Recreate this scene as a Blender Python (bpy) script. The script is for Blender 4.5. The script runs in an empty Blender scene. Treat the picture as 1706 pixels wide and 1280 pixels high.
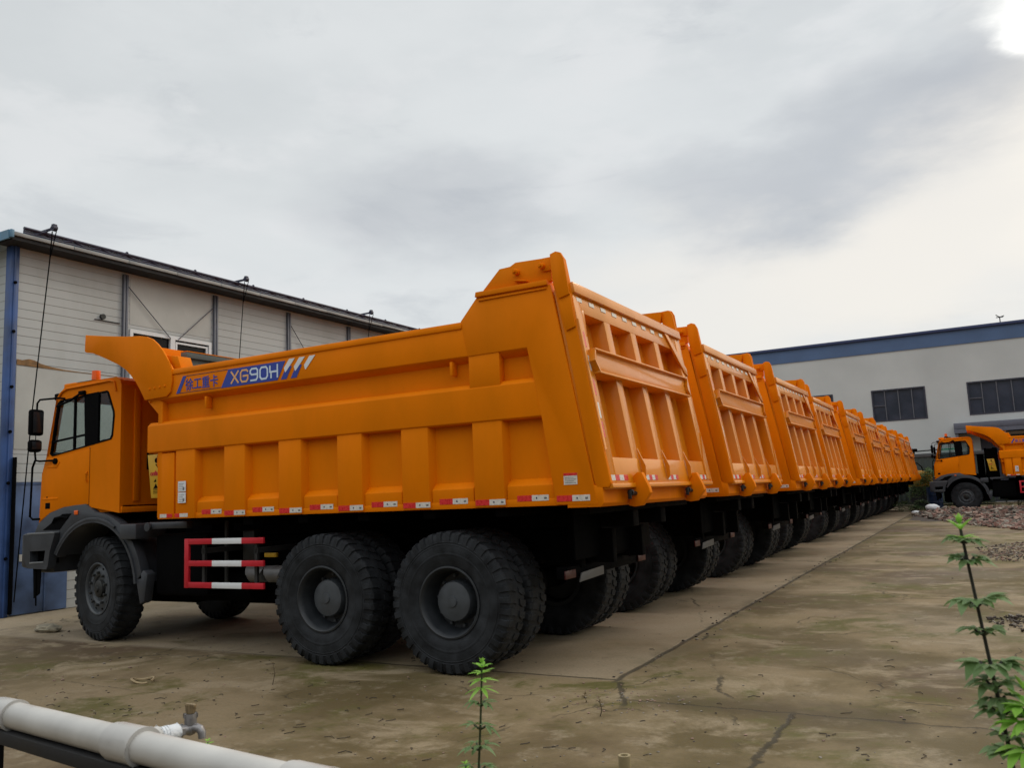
import bpy, bmesh, math, random
from mathutils import Vector, Matrix
random.seed(7)
PI = math.pi
sc = bpy.context.scene
COL = sc.collection

# ------------------------------------------------------------------ helpers
def srgb(r, g, b):
    f = lambda c: (c/255/12.92) if c/255 <= .04045 else ((c/255+.055)/1.055)**2.4
    return (f(r), f(g), f(b), 1)

class MB:
    """collects shapes, then links them as ONE mesh object"""
    def __init__(s): s.bm = bmesh.new()
    def _join(s, b, mi, bev=0, seg=2):
        if bev > 0:
            es = [e for e in b.edges if len(e.link_faces) == 2 and e.calc_face_angle(0) > .5]
            if es: bmesh.ops.bevel(b, geom=es, offset=bev, segments=seg, profile=.5, affect='EDGES', clamp_overlap=True)
        vm = {}
        for v in b.verts: vm[v] = s.bm.verts.new(v.co)
        for f in b.faces:
            try: nf = s.bm.faces.new([vm[v] for v in f.verts]); nf.material_index = mi; nf.smooth = True
            except ValueError: pass
        b.free()
    def box(s, x0, x1, y0, y1, z0, z1, mi=0, bev=0, M=None):
        b = bmesh.new(); bmesh.ops.create_cube(b, size=1)
        for v in b.verts:
            v.co = Vector(((x0+x1)/2+v.co.x*(x1-x0), (y0+y1)/2+v.co.y*(y1-y0), (z0+z1)/2+v.co.z*(z1-z0)))
        if bev: 
            bmesh.ops.bevel(b, geom=list(b.edges), offset=bev, segments=2, profile=.5, affect='EDGES', clamp_overlap=True)
        if M: b.transform(M)
        s._join(b, mi); return s
    def prism(s, pts, a0, a1, axis='y', mi=0, bev=0, M=None):
        """2-D outline swept along one axis. axis y: pts=(x,z); x: pts=(y,z); z: pts=(x,y)"""
        b = bmesh.new()
        def P(p, a):
            return {'y': (p[0], a, p[1]), 'x': (a, p[0], p[1]), 'z': (p[0], p[1], a)}[axis]
        v0 = [b.verts.new(P(p, a0)) for p in pts]; v1 = [b.verts.new(P(p, a1)) for p in pts]
        b.faces.new(v0); b.faces.new(v1[::-1])
        n = len(pts)
        for i in range(n): b.faces.new((v0[i], v1[i], v1[(i+1) % n], v0[(i+1) % n]))
        bmesh.ops.recalc_face_normals(b, faces=b.faces)
        if M: b.transform(M)
        s._join(b, mi, bev); return s
    def holed(s, outer, holes, a0, a1, axis='y', mi=0, M=None):
        """plate with openings"""
        b = bmesh.new()
        def P(p, a):
            return {'y': (p[0], a, p[1]), 'x': (a, p[0], p[1]), 'z': (p[0], p[1], a)}[axis]
        es = []
        for loop in [outer]+holes:
            vs = [b.verts.new(P(p, a0)) for p in loop]
            for i in range(len(vs)): es.append(b.edges.new((vs[i], vs[(i+1) % len(vs)])))
        bmesh.ops.triangle_fill(b, use_beauty=True, use_dissolve=False, edges=es)
        fs = list(b.faces)
        r = bmesh.ops.extrude_face_region(b, geom=fs)
        d = Vector(P((0, 0), a1))-Vector(P((0, 0), a0))
        for g in r['geom']:
            if isinstance(g, bmesh.types.BMVert): g.co += d
        bmesh.ops.recalc_face_normals(b, faces=b.faces)
        if M: b.transform(M)
        s._join(b, mi); return s
    def cyl(s, p0, p1, r, n=16, mi=0, r2=None, bev=0, cap=True):
        p0, p1 = Vector(p0), Vector(p1); d = p1-p0
        b = bmesh.new()
        bmesh.ops.create_cone(b, cap_ends=cap, segments=n, radius1=r, radius2=r if r2 is None else r2, depth=d.length)
        b.transform(Matrix.Translation((p0+p1)/2) @ d.to_track_quat('Z', 'Y').to_matrix().to_4x4())
        s._join(b, mi, bev); return s
    def tube(s, pts, r, n=8, mi=0, taper=None):
        pts = [Vector(p) for p in pts]; b = bmesh.new(); rings = []
        up = Vector((0, 0, 1))
        for i, p in enumerate(pts):
            t = (pts[min(i+1, len(pts)-1)]-pts[max(i-1, 0)]).normalized()
            a = t.cross(up)
            if a.length < 1e-3: a = t.cross(Vector((1, 0, 0)))
            a.normalize(); c = t.cross(a)
            rr = r if taper is None else r+(taper-r)*i/(len(pts)-1)
            rings.append([b.verts.new(p+rr*(math.cos(2*PI*k/n)*a+math.sin(2*PI*k/n)*c)) for k in range(n)])
        for i in range(len(rings)-1):
            for k in range(n): b.faces.new((rings[i][k], rings[i][(k+1) % n], rings[i+1][(k+1) % n], rings[i+1][k]))
        b.faces.new(rings[0][::-1]); b.faces.new(rings[-1])
        bmesh.ops.recalc_face_normals(b, faces=b.faces)
        s._join(b, mi); return s
    def lathe(s, prof, n=48, mi=0, M=None, closed=False):
        """profile (r, y) spun about the y axis"""
        b = bmesh.new(); rings = []
        for r, y in prof:
            if r < 1e-5: rings.append([b.verts.new((0, y, 0))])
            else: rings.append([b.verts.new((r*math.cos(2*PI*k/n), y, r*math.sin(2*PI*k/n))) for k in range(n)])
        seq = list(zip(rings, rings[1:]+([rings[0]] if closed else [])))
        if not closed: seq = list(zip(rings[:-1], rings[1:]))
        for A, B in seq:
            for k in range(n):
                q = [A[k % len(A)], A[(k+1) % len(A)], B[(k+1) % len(B)], B[k % len(B)]]
                u = []
                for v in q:
                    if v not in u: u.append(v)
                if len(u) > 2: b.faces.new(u)
        bmesh.ops.recalc_face_normals(b, faces=b.faces)
        if M: b.transform(M)
        s._join(b, mi); return s
    def ico(s, c, r, sub=2, mi=0, sc3=(1, 1, 1), jit=0, rot=None):
        b = bmesh.new(); bmesh.ops.create_icosphere(b, subdivisions=sub, radius=r)
        for v in b.verts:
            k = 1+random.uniform(-jit, jit); v.co = Vector((v.co.x*sc3[0]*k, v.co.y*sc3[1]*k, v.co.z*sc3[2]*k))
        if rot: b.transform(rot)
        b.transform(Matrix.Translation(c)); s._join(b, mi); return s
    def face(s, pts, mi=0):
        f = s.bm.faces.new([s.bm.verts.new(p) for p in pts]); f.material_index = mi; return s
    def build(s, name, mats, parent=None, angle=35, loc=None, smooth=True):
        me = bpy.data.meshes.new(name); s.bm.to_mesh(me); s.bm.free()
        if not isinstance(mats, (list, tuple)): mats = [mats]
        for m in mats: me.materials.append(m)
        if smooth:
            for p in me.polygons: p.use_smooth = True
            me.set_sharp_from_angle(angle=math.radians(angle))
        else:
            for p in me.polygons: p.use_smooth = False
        o = bpy.data.objects.new(name, me); COL.objects.link(o)
        if parent: o.parent = parent
        if loc: o.location = loc
        return o

def tag(o, label=None, cat=None, group=None, kind=None):
    if label: o['label'] = label
    if cat: o['category'] = cat
    if group: o['group'] = group
    if kind: o['kind'] = kind
    return o
def empty(name, loc=(0, 0, 0), rz=0):
    o = bpy.data.objects.new(name, None); COL.objects.link(o); o.location = loc; o.rotation_euler.z = rz
    o.empty_display_size = .3; return o
KIDS = {}
def copy_tree(o, parent=None):
    c = o.copy(); COL.objects.link(c); c.parent = parent
    for ch in [k for k in ALLK if k.parent == o]: copy_tree(ch, c)
    return c

# ------------------------------------------------------------------ materials
def newmat(name):
    m = bpy.data.materials.new(name); m.use_nodes = True; nt = m.node_tree
    return m, nt, nt.nodes['Principled BSDF']
def node(nt, t, **kw):
    n = nt.nodes.new(t)
    for k, v in kw.items(): setattr(n, k, v)
    return n
def plain(name, col, rough=.5, metal=0, var=.12, scale=6, bump=0, spec=.5, coat=0, rvar=.1, bscale=None, coord='Object'):
    """colour with a soft noise variation in tone and gloss"""
    m, nt, P = newmat(name); L = nt.links
    tc = node(nt, 'ShaderNodeTexCoord')
    nz = node(nt, 'ShaderNodeTexNoise'); nz.inputs['Scale'].default_value = scale; nz.inputs['Detail'].default_value = 6
    L.new(tc.outputs[coord], nz.inputs['Vector'])
    mx = node(nt, 'ShaderNodeMix', data_type='RGBA')
    mx.inputs[6].default_value = tuple(c*(1-var) for c in col[:3])+(1,)
    mx.inputs[7].default_value = tuple(min(1, c*(1+var)) for c in col[:3])+(1,)
    mr = node(nt, 'ShaderNodeMapRange'); mr.inputs[1].default_value = .3; mr.inputs[2].default_value = .7
    L.new(nz.outputs[0], mr.inputs[0]); L.new(mr.outputs[0], mx.inputs[0]); L.new(mx.outputs[2], P.inputs['Base Color'])
    rr = node(nt, 'ShaderNodeMapRange'); rr.inputs[3].default_value = max(0, rough-rvar); rr.inputs[4].default_value = min(1, rough+rvar)
    L.new(mr.outputs[0], rr.inputs[0]); L.new(rr.outputs[0], P.inputs['Roughness'])
    P.inputs['Metallic'].default_value = metal; P.inputs['Specular IOR Level'].default_value = spec
    if coat: P.inputs['Coat Weight'].default_value = coat; P.inputs['Coat Roughness'].default_value = .25
    if bump:
        n2 = node(nt, 'ShaderNodeTexNoise'); n2.inputs['Scale'].default_value = bscale or scale*8; n2.inputs['Detail'].default_value = 5
        L.new(tc.outputs[coord], n2.inputs['Vector'])
        b = node(nt, 'ShaderNodeBump'); b.inputs['Strength'].default_value = bump; b.inputs['Distance'].default_value = .01
        L.new(n2.outputs[0], b.inputs['Height']); L.new(b.outputs[0], P.inputs['Normal'])
    return m

def paint_mat(name, col, rough, dust=.18, spec=.3, coat=0):
    """vehicle enamel: soft mottling, thin road dust collecting in patches, slight orange peel"""
    m, nt, P = newmat(name); L = nt.links
    tc = node(nt, 'ShaderNodeTexCoord')
    a = node(nt, 'ShaderNodeTexNoise'); a.inputs['Scale'].default_value = 1.3; a.inputs['Detail'].default_value = 7; a.inputs['Roughness'].default_value = .6
    mp = node(nt, 'ShaderNodeMapping'); mp.inputs['Scale'].default_value = (1, 1, .45)
    L.new(tc.outputs['Object'], mp.inputs[0]); L.new(mp.outputs[0], a.inputs['Vector'])
    r = node(nt, 'ShaderNodeMapRange'); r.inputs[1].default_value = .42; r.inputs[2].default_value = .72
    L.new(a.outputs[0], r.inputs[0])
    mx = node(nt, 'ShaderNodeMix', data_type='RGBA'); mx.inputs[6].default_value = col
    mx.inputs[7].default_value = (col[0]*.84, col[1]*.88, col[2]+.0005, 1)
    L.new(r.outputs[0], mx.inputs[0])
    # fine scratches and grime specks
    s = node(nt, 'ShaderNodeTexNoise'); s.inputs['Scale'].default_value = 26; s.inputs['Detail'].default_value = 8
    L.new(tc.outputs['Object'], s.inputs['Vector'])
    sr = node(nt, 'ShaderNodeMapRange'); sr.inputs[1].default_value = .62; sr.inputs[2].default_value = .8; sr.inputs[4].default_value = dust
    L.new(s.outputs[0], sr.inputs[0])
    m2 = node(nt, 'ShaderNodeMix', data_type='RGBA'); m2.inputs[7].default_value = (.20, .085, .012, 1)
    L.new(sr.outputs[0], m2.inputs[0]); L.new(mx.outputs[2], m2.inputs[6]); oi = node(nt, 'ShaderNodeObjectInfo'); vr = node(nt, 'ShaderNodeMapRange'); vr.inputs[3].default_value = .95; vr.inputs[4].default_value = 1.04; L.new(oi.outputs['Random'], vr.inputs[0])
    hv = node(nt, 'ShaderNodeHueSaturation'); L.new(vr.outputs[0], hv.inputs['Value']); L.new(m2.outputs[2], hv.inputs['Color']); L.new(hv.outputs[0], P.inputs['Base Color'])
    rr = node(nt, 'ShaderNodeMapRange'); rr.inputs[3].default_value = rough-.07; rr.inputs[4].default_value = rough+.12
    L.new(r.outputs[0], rr.inputs[0]); L.new(rr.outputs[0], P.inputs['Roughness'])
    b1 = node(nt, 'ShaderNodeTexNoise'); b1.inputs['Scale'].default_value = 3.2; b1.inputs['Detail'].default_value = 2
    L.new(tc.outputs['Object'], b1.inputs['Vector'])
    b = node(nt, 'ShaderNodeBump'); b.inputs['Strength'].default_value = .12; b.inputs['Distance'].default_value = .03
    L.new(b1.outputs[0], b.inputs['Height']); L.new(b.outputs[0], P.inputs['Normal'])
    P.inputs['Specular IOR Level'].default_value = spec
    if coat: P.inputs['Coat Weight'].default_value = coat; P.inputs['Coat Roughness'].default_value = .13
    return m

M_OR = paint_mat('orange_enamel', (.82, .204, .0002, 1), .6, .10, .06)
M_GATE = paint_mat('orange_enamel_gloss', (.76, .235, .001, 1), .5, .12, .2, .5)
M_IN = plain('body_lining', (.10, .11, .10), .7, var=.3, scale=3)
M_BLK = plain('black_chassis', (.003, .003, .0035), .75, var=.3, scale=8, spec=.04)
M_RUB = plain('tyre_rubber', (.022, .024, .027), .62, var=.55, scale=6, bump=.25, rvar=.14, spec=.15)
M_RIM = plain('rim_grey', (.018, .021, .025), .5, var=.2, scale=7)
M_HUB = plain('hub_grey', (.055, .062, .070), .5, var=.2, scale=9)
M_FEND = plain('grey_plastic', (.040, .044, .052), .45, var=.12, scale=5, bump=.1, bscale=60)
M_FEND2 = plain('pale_plastic_edge', (.17, .18, .19), .4, var=.1)
M_RED = plain('red_paint', (.52, .012, .025), .45, var=.12)
M_WHT = plain('white_paint', (.74, .75, .76), .45, var=.05)
M_REFR = plain('red_reflective_tape', (.66, .03, .03), .3, var=.15, scale=40)
M_REFW = plain('white_reflective_tape', (.66, .62, .56), .3, var=.12, scale=40)
M_BLUE = plain('decal_blue', (.022, .050, .33), .4, var=.06)
M_DARKB = plain('decal_dark', (.03, .03, .08), .5)
M_CREAM = plain('decal_cream', (.80, .42, .16), .4, var=.04)
M_PALE = plain('decal_pale', (.62, .72, .82), .4, var=.04)
M_YEL = plain('yellow_plate', (.62, .36, .015), .45, var=.1)
M_GRY = plain('grey_metal', (.20, .20, .20), .45, metal=.3, var=.2)
M_DGR = plain('dark_metal', (.022, .023, .022), .55, metal=.2, var=.3)
M_AMB = plain('amber_lens', (.85, .13, .01), .25, var=.05)
M_SEAT = plain('cab_interior', (.02, .02, .022), .8)
M_CHR = plain('lamp_chrome', (.35, .36, .38), .2, metal=.8, var=.05)
M_MIR = plain('mirror_dark', (.02, .022, .025), .15, var=.05)

def glass_mat(name, tint, fac, rough=.03, gcol=(.9, .95, 1)):
    m, nt, P = newmat(name); L = nt.links
    t = node(nt, 'ShaderNodeBsdfTransparent'); t.inputs[0].default_value = tint
    g = node(nt, 'ShaderNodeBsdfGlossy'); g.inputs['Roughness'].default_value = rough; g.inputs[0].default_value = gcol+(1,)
    fw = node(nt, 'ShaderNodeLayerWeight'); fw.inputs[0].default_value = .5
    fr = node(nt, 'ShaderNodeMath', operation='POWER'); fr.inputs[1].default_value = 5; L.new(fw.outputs['Facing'], fr.inputs[0])
    ad = node(nt, 'ShaderNodeMath', operation='ADD'); ad.inputs[1].default_value = fac
    mx = node(nt, 'ShaderNodeMixShader'); L.new(fr.outputs[0], ad.inputs[0]); L.new(ad.outputs[0], mx.inputs[0])
    L.new(t.outputs[0], mx.inputs[1]); L.new(g.outputs[0], mx.inputs[2])
    L.new(mx.outputs[0], nt.nodes['Material Output'].inputs[0]); return m
M_GLASS = glass_mat('cab_glass', (.84, .885, .88, 1), .03)
M_TINT = glass_mat('green_sun_band', (.35, .80, .60, 1), .0)
M_WGLASS = plain('factory_glass', (.035, .04, .06), .16, var=.25, scale=1.3, spec=.5)

# ------------------------------------------------------------------ the dump truck
HW = 1.61                     # half width of the body; local y = -HW is the side towards the camera
T = empty('dump_truck', (0, 0, 0))
def Y(y): return y-HW         # photo-side distance -> local y

RX0 = [-5.55, -4.72, -3.86, -3.01, -2.16, -1.30]     # ribs (x start)
RW = .35
def side_panels(mb, s):
    """one side wall; s=-1 is the near side. o(a) = local y of a face a metres inboard of the outermost skin"""
    def yy(a): return s*(HW-a)
    def pr(pts, a0, a1, bev=.008, mi=0): mb.prism(pts, min(yy(a0), yy(a1)), max(yy(a0), yy(a1)), 'y', mi, bev)
    # base sheet (recess level)
    pr([(-5.87, 1.64), (-.05, 1.64), (-.07, 1.75), (-.36, 3.66), (-1.17, 3.62), (-1.40, 3.40), (-5.84, 3.40)], .10, .15, 0)
    # inner lining, dark
    pr([(-5.80, 1.66), (-.09, 1.66), (-.40, 3.58), (-1.17, 3.58), (-1.42, 3.36), (-5.80, 3.36)], .152, .17, 0, 1)
    # lower ribs: trapezoid in plan
    for i, x in enumerate(RX0):
        b = bmesh.new()
        x1 = x+RW; z0, z1 = 1.60, 2.425; ch = .045
        prof = [(x-ch*.6, .10), (x+.01, .012), (x1-.01, .012), (x1+ch*.6, .10)]
        v0 = [b.verts.new((p, yy(a), z0)) for p, a in prof]; v1 = [b.verts.new((p, yy(a), z1)) for p, a in prof]
        for k in range(3): b.faces.new((v0[k], v0[k+1], v1[k+1], v1[k]))
        b.faces.new(v0[::-1]); b.faces.new(v1)
        bmesh.ops.recalc_face_normals(b, faces=b.faces)
        mb._join(b, 0, .006)
    # bay sills: sloped shelf and lower strip between ribs
    xs = [(RX0[i]+RW, RX0[i+1]) for i in range(5)]+[(RX0[5]+RW, -.41)]
    for a, c in xs:
        mb.prism([(yy(.10), 1.85), (yy(.032), 1.785), (yy(.032), 1.625), (yy(.10), 1.625)], a+.012, c-.012, 'x', 0, .005)
    mb.prism([(yy(.10), 2.424), (yy(.02), 2.40), (yy(.02), 1.60), (yy(.10), 1.60)], -5.87, RX0[0]-.03, 'x', 0, .006)
    # waist step
    mb.prism([(yy(.11), 2.80), (yy(.045), 2.80), (yy(-.001), 2.755), (yy(-.001), 2.43), (yy(.02), 2.415), (yy(.11), 2.415)], -6.05, -.50, 'x', 0, .006)
    # upper rib and top strip with rolled lip
    pr([(-1.30, 2.76), (-.95, 2.76), (-.95, 3.09), (-1.30, 3.09)], .004, .10)
    mb.prism([(yy(.11), 3.02), (yy(.0), 3.085), (yy(.0), 3.37), (yy(.11), 3.37)], -6.02, -.60, 'x', 0, .006)
    mb.prism([(yy(.17), 3.365), (yy(-.014), 3.365), (yy(-.014), 3.40), (yy(-.004), 3.435), (yy(.17), 3.435)], -5.60, -1.36, 'x', 0, .006)
    # rear end panel (solid, proud)
    pr([(-.41, 1.60), (.0, 1.59), (-.03, 1.77), (-.36, 3.66), (-1.17, 3.66), (-1.37, 3.44), (-1.30, 3.08), (-.64, 3.09), (-.58, 2.78), (-.52, 2.43)], -.004, .11, .004)
    # ledge double line
    pr([(-1.18, 3.655), (-.38, 3.655), (-.385, 3.705), (-1.17, 3.705)], -.03, .15, .004)
    pr([(-1.15, 3.615), (-.40, 3.62), (-.40, 3.635), (-1.14, 3.635)], -.018, .1, .002)
    # top gusset plate
    pr([(-1.14, 3.70), (-.36, 3.70), (-.36, 3.80), (-.33, 3.93), (-.74, 3.945), (-.80, 3.915), (-.92, 3.91)], .03, .09, .004)
    # lower edge flange
    pr([(-5.87, 1.60), (.0, 1.59), (.0, 1.66), (-5.87, 1.66)], .03, .16, .004)

mb = MB(); side_panels(mb, -1); side_panels(mb, 1)
# floor, front wall, cross bearers
mb.box(-5.80, -.05, -HW+.14, HW-.14, 1.60, 1.70, 0)
mb.box(-5.80, -.12, -HW+.17, HW-.17, 1.70, 1.72, 1)
mb.prism([(-5.88, 1.62), (-5.80, 1.62), (-5.80, 3.05), (-6.00, 3.12), (-6.08, 3.08), (-5.88, 2.9)], -HW+.02, HW-.02, 'y', 0, .004)
for yb in (-1.0, -.35, .35, 1.0):
    mb.box(-5.99, -5.86, yb-.08, yb+.08, 1.7, 3.02, 0, .01)
mb.box(-6.0, -5.88, -HW+.10, HW-.10, 2.25, 2.40, 0, .01)
for k in range(7): mb.box(-5.4+k*.85, -5.25+k*.85, -HW+.15, HW-.15, 1.50, 1.60, 2, .01)
for s in (-1, 1): mb.box(-5.75, -.1, s*.42-.08, s*.42+.08, 1.34, 1.50, 2, .01)
# rear sill beam below the gate
mb.prism([(-.30, 1.565), (.03, 1.565), (.06, 1.60), (.055, 1.735), (-.02, 1.76), (-.30, 1.76)], -HW, HW, 'y', 0, .006)
body = mb.build('dump_body', [M_OR, M_IN, M_BLK], T)

# cab guard
mb = MB()
cp = [(-7.30, 4.085), (-7.31, 3.865), (-7.28, 3.845), (-7.14, 3.82), (-6.88, 3.72), (-6.61, 3.605), (-6.46, 3.52), (-6.35, 3.43), (-6.26, 3.34), (-6.19, 3.25), (-6.08, 3.09), (-5.68, 3.10), (-5.61, 3.15), (-5.58, 3.30),
      (-5.60, 3.44), (-5.64, 3.53), (-5.75, 3.68), (-5.85, 3.78), (-5.95, 3.855), (-6.06, 3.90), (-6.20, 3.93), (-6.45, 3.955), (-6.9, 4.02)]
for s in (-1, 1):
    mb.prism(cp, s*(HW+.012)-.012, s*(HW+.012)+.012, 'y', 0, .004)
low = [(-7.29, 3.90), (-7.14, 3.845), (-6.88, 3.745), (-6.61, 3.63), (-6.46, 3.545), (-6.35, 3.455), (-6.26, 3.36), (-6.17, 3.25), (-6.02, 3.05)]
up = [(x+.02, z+.035) for x, z in low]
for (a, b_), (c, d) in zip(zip(low, up), zip(low[1:], up[1:])):
    mb.prism([a, c, d, b_], -HW+.005, HW-.005, 'y', 0)
mb.prism([(-7.31, 3.90), (-7.27, 3.90), (-7.27, 4.07), (-7.31, 4.07)], -HW+.002, HW-.002, 'y', 0, .006)
for y0 in (-.8, 0, .8):
    mb.prism([(-7.2, 3.8), (-6.6, 3.56), (-6.2, 3.18), (-6.1, 3.02), (-6.3, 3.26), (-6.65, 3.50)], y0-.02, y0+.02, 'y', 0)
for s in (-1, 1): mb.prism([(-5.78, 3.64), (-5.56, 3.60), (-5.49, 3.435), (-5.62, 3.435)], s*(HW-.14)-.10, s*(HW-.14)+.10, 'y', 0, .006)
guard = mb.build('cab_guard', [M_OR], body)
mb = MB(); mb.box(-5.76, -5.70, -HW+.26, HW-.03, 3.30, 3.62, 1, 0); mb.box(-5.77, -5.66, -HW+.26, HW-.03, 3.62, 3.695, 1, .004); mb.box(-5.775, -5.655, -HW+.26, HW-.03, 3.697, 3.708, 0, 0)
mb.build('header_beam', [M_OR, M_IN], guard)
for s in (-1, 1):
    for k in range(4):
        MB().cyl((-5.99+k*.095, s*(HW+.022), 3.22+.004*k), (-5.99+k*.095, s*(HW+.036), 3.22+.004*k), .013, 6, bev=.002).build('bolt', M_OR, body)

# tailgate: a leaning frame.  gate space (y, v, w) -> local x/z
A = Vector((-.156, 0, .988)); N = Vector((.988, 0, .156)); P0 = Vector((.13, 0, 1.77))
GM = Matrix(((0, A.x, N.x, P0.x), (1, 0, 0, P0.y), (0, A.z, N.z, P0.z), (0, 0, 0, 1)))
mb = MB()
def gb(y0, y1, v0, v1, w0, w1, bev=.006, mi=0): mb.box(Y(y0), Y(y1), v0, v1, w0, w1, mi, bev, GM)
def gp(pts, w0, w1, bev=.004): mb.prism([(Y(a), b) for a, b in pts], w0, w1, 'z', 0, bev, GM)
gb(.02, 3.20, .0, 1.88, -.175, -.155, 0)
gb(.02, .18, .0, 1.90, -.165, 0); gb(3.02, 3.20, .0, 1.90, -.165, 0)             # stiles
gp([(.18, 1.66), (.18, 1.40), (.22, 1.66)], -.12, -.001)
gb(.18, 3.02, 1.63, 1.80, -.16, -.004); gb(.02, 3.20, 1.80, 1.905, -.165, .03)    # top band and rail
gb(.18, 3.02, .0, .24, -.16, -.004)
gb(.02, 3.20, -.045, -.002, -.20, .015)
for y0 in (.69, 1.42, 2.16):
    b = bmesh.new()
    prof = [(y0-.01, -.156), (y0+.015, -.006), (y0+.175, -.006), (y0+.20, -.156)]
    for (v0_, v1_) in ((.23, 1.64),):
        q0 = [b.verts.new(GM @ Vector((Y(a), v0_, w))) for a, w in prof]; q1 = [b.verts.new(GM @ Vector((Y(a), v1_, w))) for a, w in prof]
        for k in range(3): b.faces.new((q0[k], q0[k+1], q1[k+1], q1[k]))
    bmesh.ops.recalc_face_normals(b, faces=b.faces); mb._join(b, 0, .006)
    # foot gusset fins
    mb.prism([(0, .34), (.0, .03), (.035, .06), (.05, .16)], Y(y0+.17), Y(y0+.185), 'x', 0, 0,
             GM @ Matrix(((1, 0, 0, 0), (0, 0, 1, 0), (0, 1, 0, 0), (0, 0, 0, 1))))
# diagonal braces in the top corners, outboard of frame
gp([(2.60, 1.80), (2.72, 1.80), (3.19, 1.42), (3.19, 1.32), (3.08, 1.36)], -.01, .018)
gp([(3.18, .60), (3.02, .24), (3.02, .02), (3.19, .02)], -.01, .012)
gp([(.02, 1.55), (.02, .30), (.06, .32), (.055, 1.45)], -.01, .012)
gate = mb.build('tailgate', [M_GATE], T)
mb = MB()   # middle beam: pressed channel with pointed ends
gp([(.19, 1.25), (.13, 1.19), (.11, 1.14), (.17, 1.04), (2.93, 1.04), (2.88, 1.10), (2.88, 1.17), (2.91, 1.25)], -.12, .03)
gp([(.14, 1.262), (2.92, 1.262), (2.92, 1.245), (.14, 1.245)], -.1, .07, .003)
gp([(.16, 1.045), (2.95, 1.045), (2.95, 1.025), (.16, 1.025)], -.1, .06, .003)
gp([(.13, 1.25), (.09, 1.14), (.17, 1.03), (.19, 1.035), (.125, 1.14), (.155, 1.25)], -.1, .065, .002)
gp([(2.93, 1.25), (2.885, 1.17), (2.885, 1.11), (2.95, 1.03), (2.965, 1.03), (2.90, 1.11), (2.90, 1.17), (2.945, 1.25)], -.1, .065, .002)
mb.build('crossbar', [M_GATE], gate)
# swing arms each side with overlay plates
for s in (-1, 1):
    mb = MB(); o = s*(HW+.0)
    def ap(pts, a0, a1, bev=.005): mb.prism(pts, min(s*(HW-a0), s*(HW-a1)), max(s*(HW-a0), s*(HW-a1)), 'y', 0, bev)
    ap([(-.335, 3.68), (-.345, 3.94), (-.27, 3.945), (-.235, 3.93), (-.205, 3.88), (-.14, 3.48), (-.11, 3.18), (.135, 1.775), (.115, 1.735), (-.0, 1.735), (-.02, 1.80), (-.225, 3.10)], .0, .05)
    ap([(-.322, 3.70), (-.335, 3.94), (-.275, 3.958), (-.225, 3.94), (-.195, 3.88), (-.155, 3.53), (-.265, 3.50)], -.035, .0)
    ap([(-.325, 3.70), (-.26, 3.51), (-.15, 3.54), (-.118, 3.22), (-.215, 3.19), (-.25, 3.35)], -.018, .0)
    ap([(-.44, 3.80), (-.30, 3.80), (-.30, 3.93), (-.44, 3.93)], .012, .03)
    ap([(-.74, 3.765), (-.60, 3.735), (-.60, 3.725), (-.74, 3.752)], -.02, .05, .002)
    mb.build('swing_arm', [M_OR], gate)
    for x, z in ((-.72, 3.84), (-.44, 3.85)):
        MB().cyl((x, s*(HW-.03), z), (x, s*(HW+.035), z), .030, 10, bev=.004).cyl((x, s*(HW+.03), z), (x, s*(HW+.055), z), .016, 6).build('hinge_bolt', M_DGR if False else M_OR, gate)
# latch lugs under the gate
for yb in (.62, 2.38):
    mb = MB()
    mb.prism([(.06, 1.56), (.10, 1.74), (.13, 1.84), (.165, 1.868), (.21, 1.865), (.275, 1.72), (.285, 1.67), (.20, 1.555), (.12, 1.545)], Y(yb-.035), Y(yb+.035), 'y', 0, .006)
    lug = mb.build('latch_lug', [M_OR], body)
    mb = MB(); mb.cyl((.14, Y(yb-.16), 1.67), (.14, Y(yb+.06), 1.67), .018, 12, bev=.003).cyl((.14, Y(yb-.17), 1.68), (.14, Y(yb-.14), 1.68), .030, 8, bev=.004)
    mb.box(.12, .155, Y(yb-.19), Y(yb-.175), 1.62, 1.70, 0, .004); mb.build('latch_pin', [M_DGR], lug)

# reflective tape strips
def tape(parent, M, w, h, red_first=True):
    mb = MB()
    mb.box(0, w*.47, 0, h, 0, .004, 0, 0, M); mb.box(w*.47, w, 0, h, 0, .004, 1, 0, M)
    mb.box(w*.60, w*.64, h*.35, h*.65, .004, .0055, 2, 0, M); mb.box(w*.86, w*.94, h*.30, h*.62, .004, .0055, 3, 0, M)
    return mb.build('reflective_tape', [M_REFR, M_REFW, M_DARKB, M_GRY], parent)
def SM(x, yl, z):     # frame on the near side wall: u = +x, v = +z, out = -y
    return Matrix(((1, 0, 0, x), (0, 0, -1, yl), (0, 1, 0, z), (0, 0, 0, 1)))
tape_x = []
for i, x in enumerate(RX0):
    if i > 0: tape_x.append((x+.02, .012, 1.617))
    if i < 5: tape_x.append((x+RW+.10, .032, 1.640))
tape_x.append((-.83, .032, 1.640)); tape_x.append((-.40, -.003, 1.625))
for x, a, z in tape_x: tape(body, SM(x, -(HW-a)-.001, z), .33, .054)
for u0, u1, a, m_ in ((-5.82, -5.70, .018, M_REFW), (-5.70, -5.60, .018, M_REFR), (-5.545, -5.46, .012, M_REFR), (-5.46, -5.32, .012, M_REFW)):
    MB().box(u0, u1, -(HW-a)-.005, -(HW-a)-.001, 1.617, 1.66).build('reflective_tape', m_, body)
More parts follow.
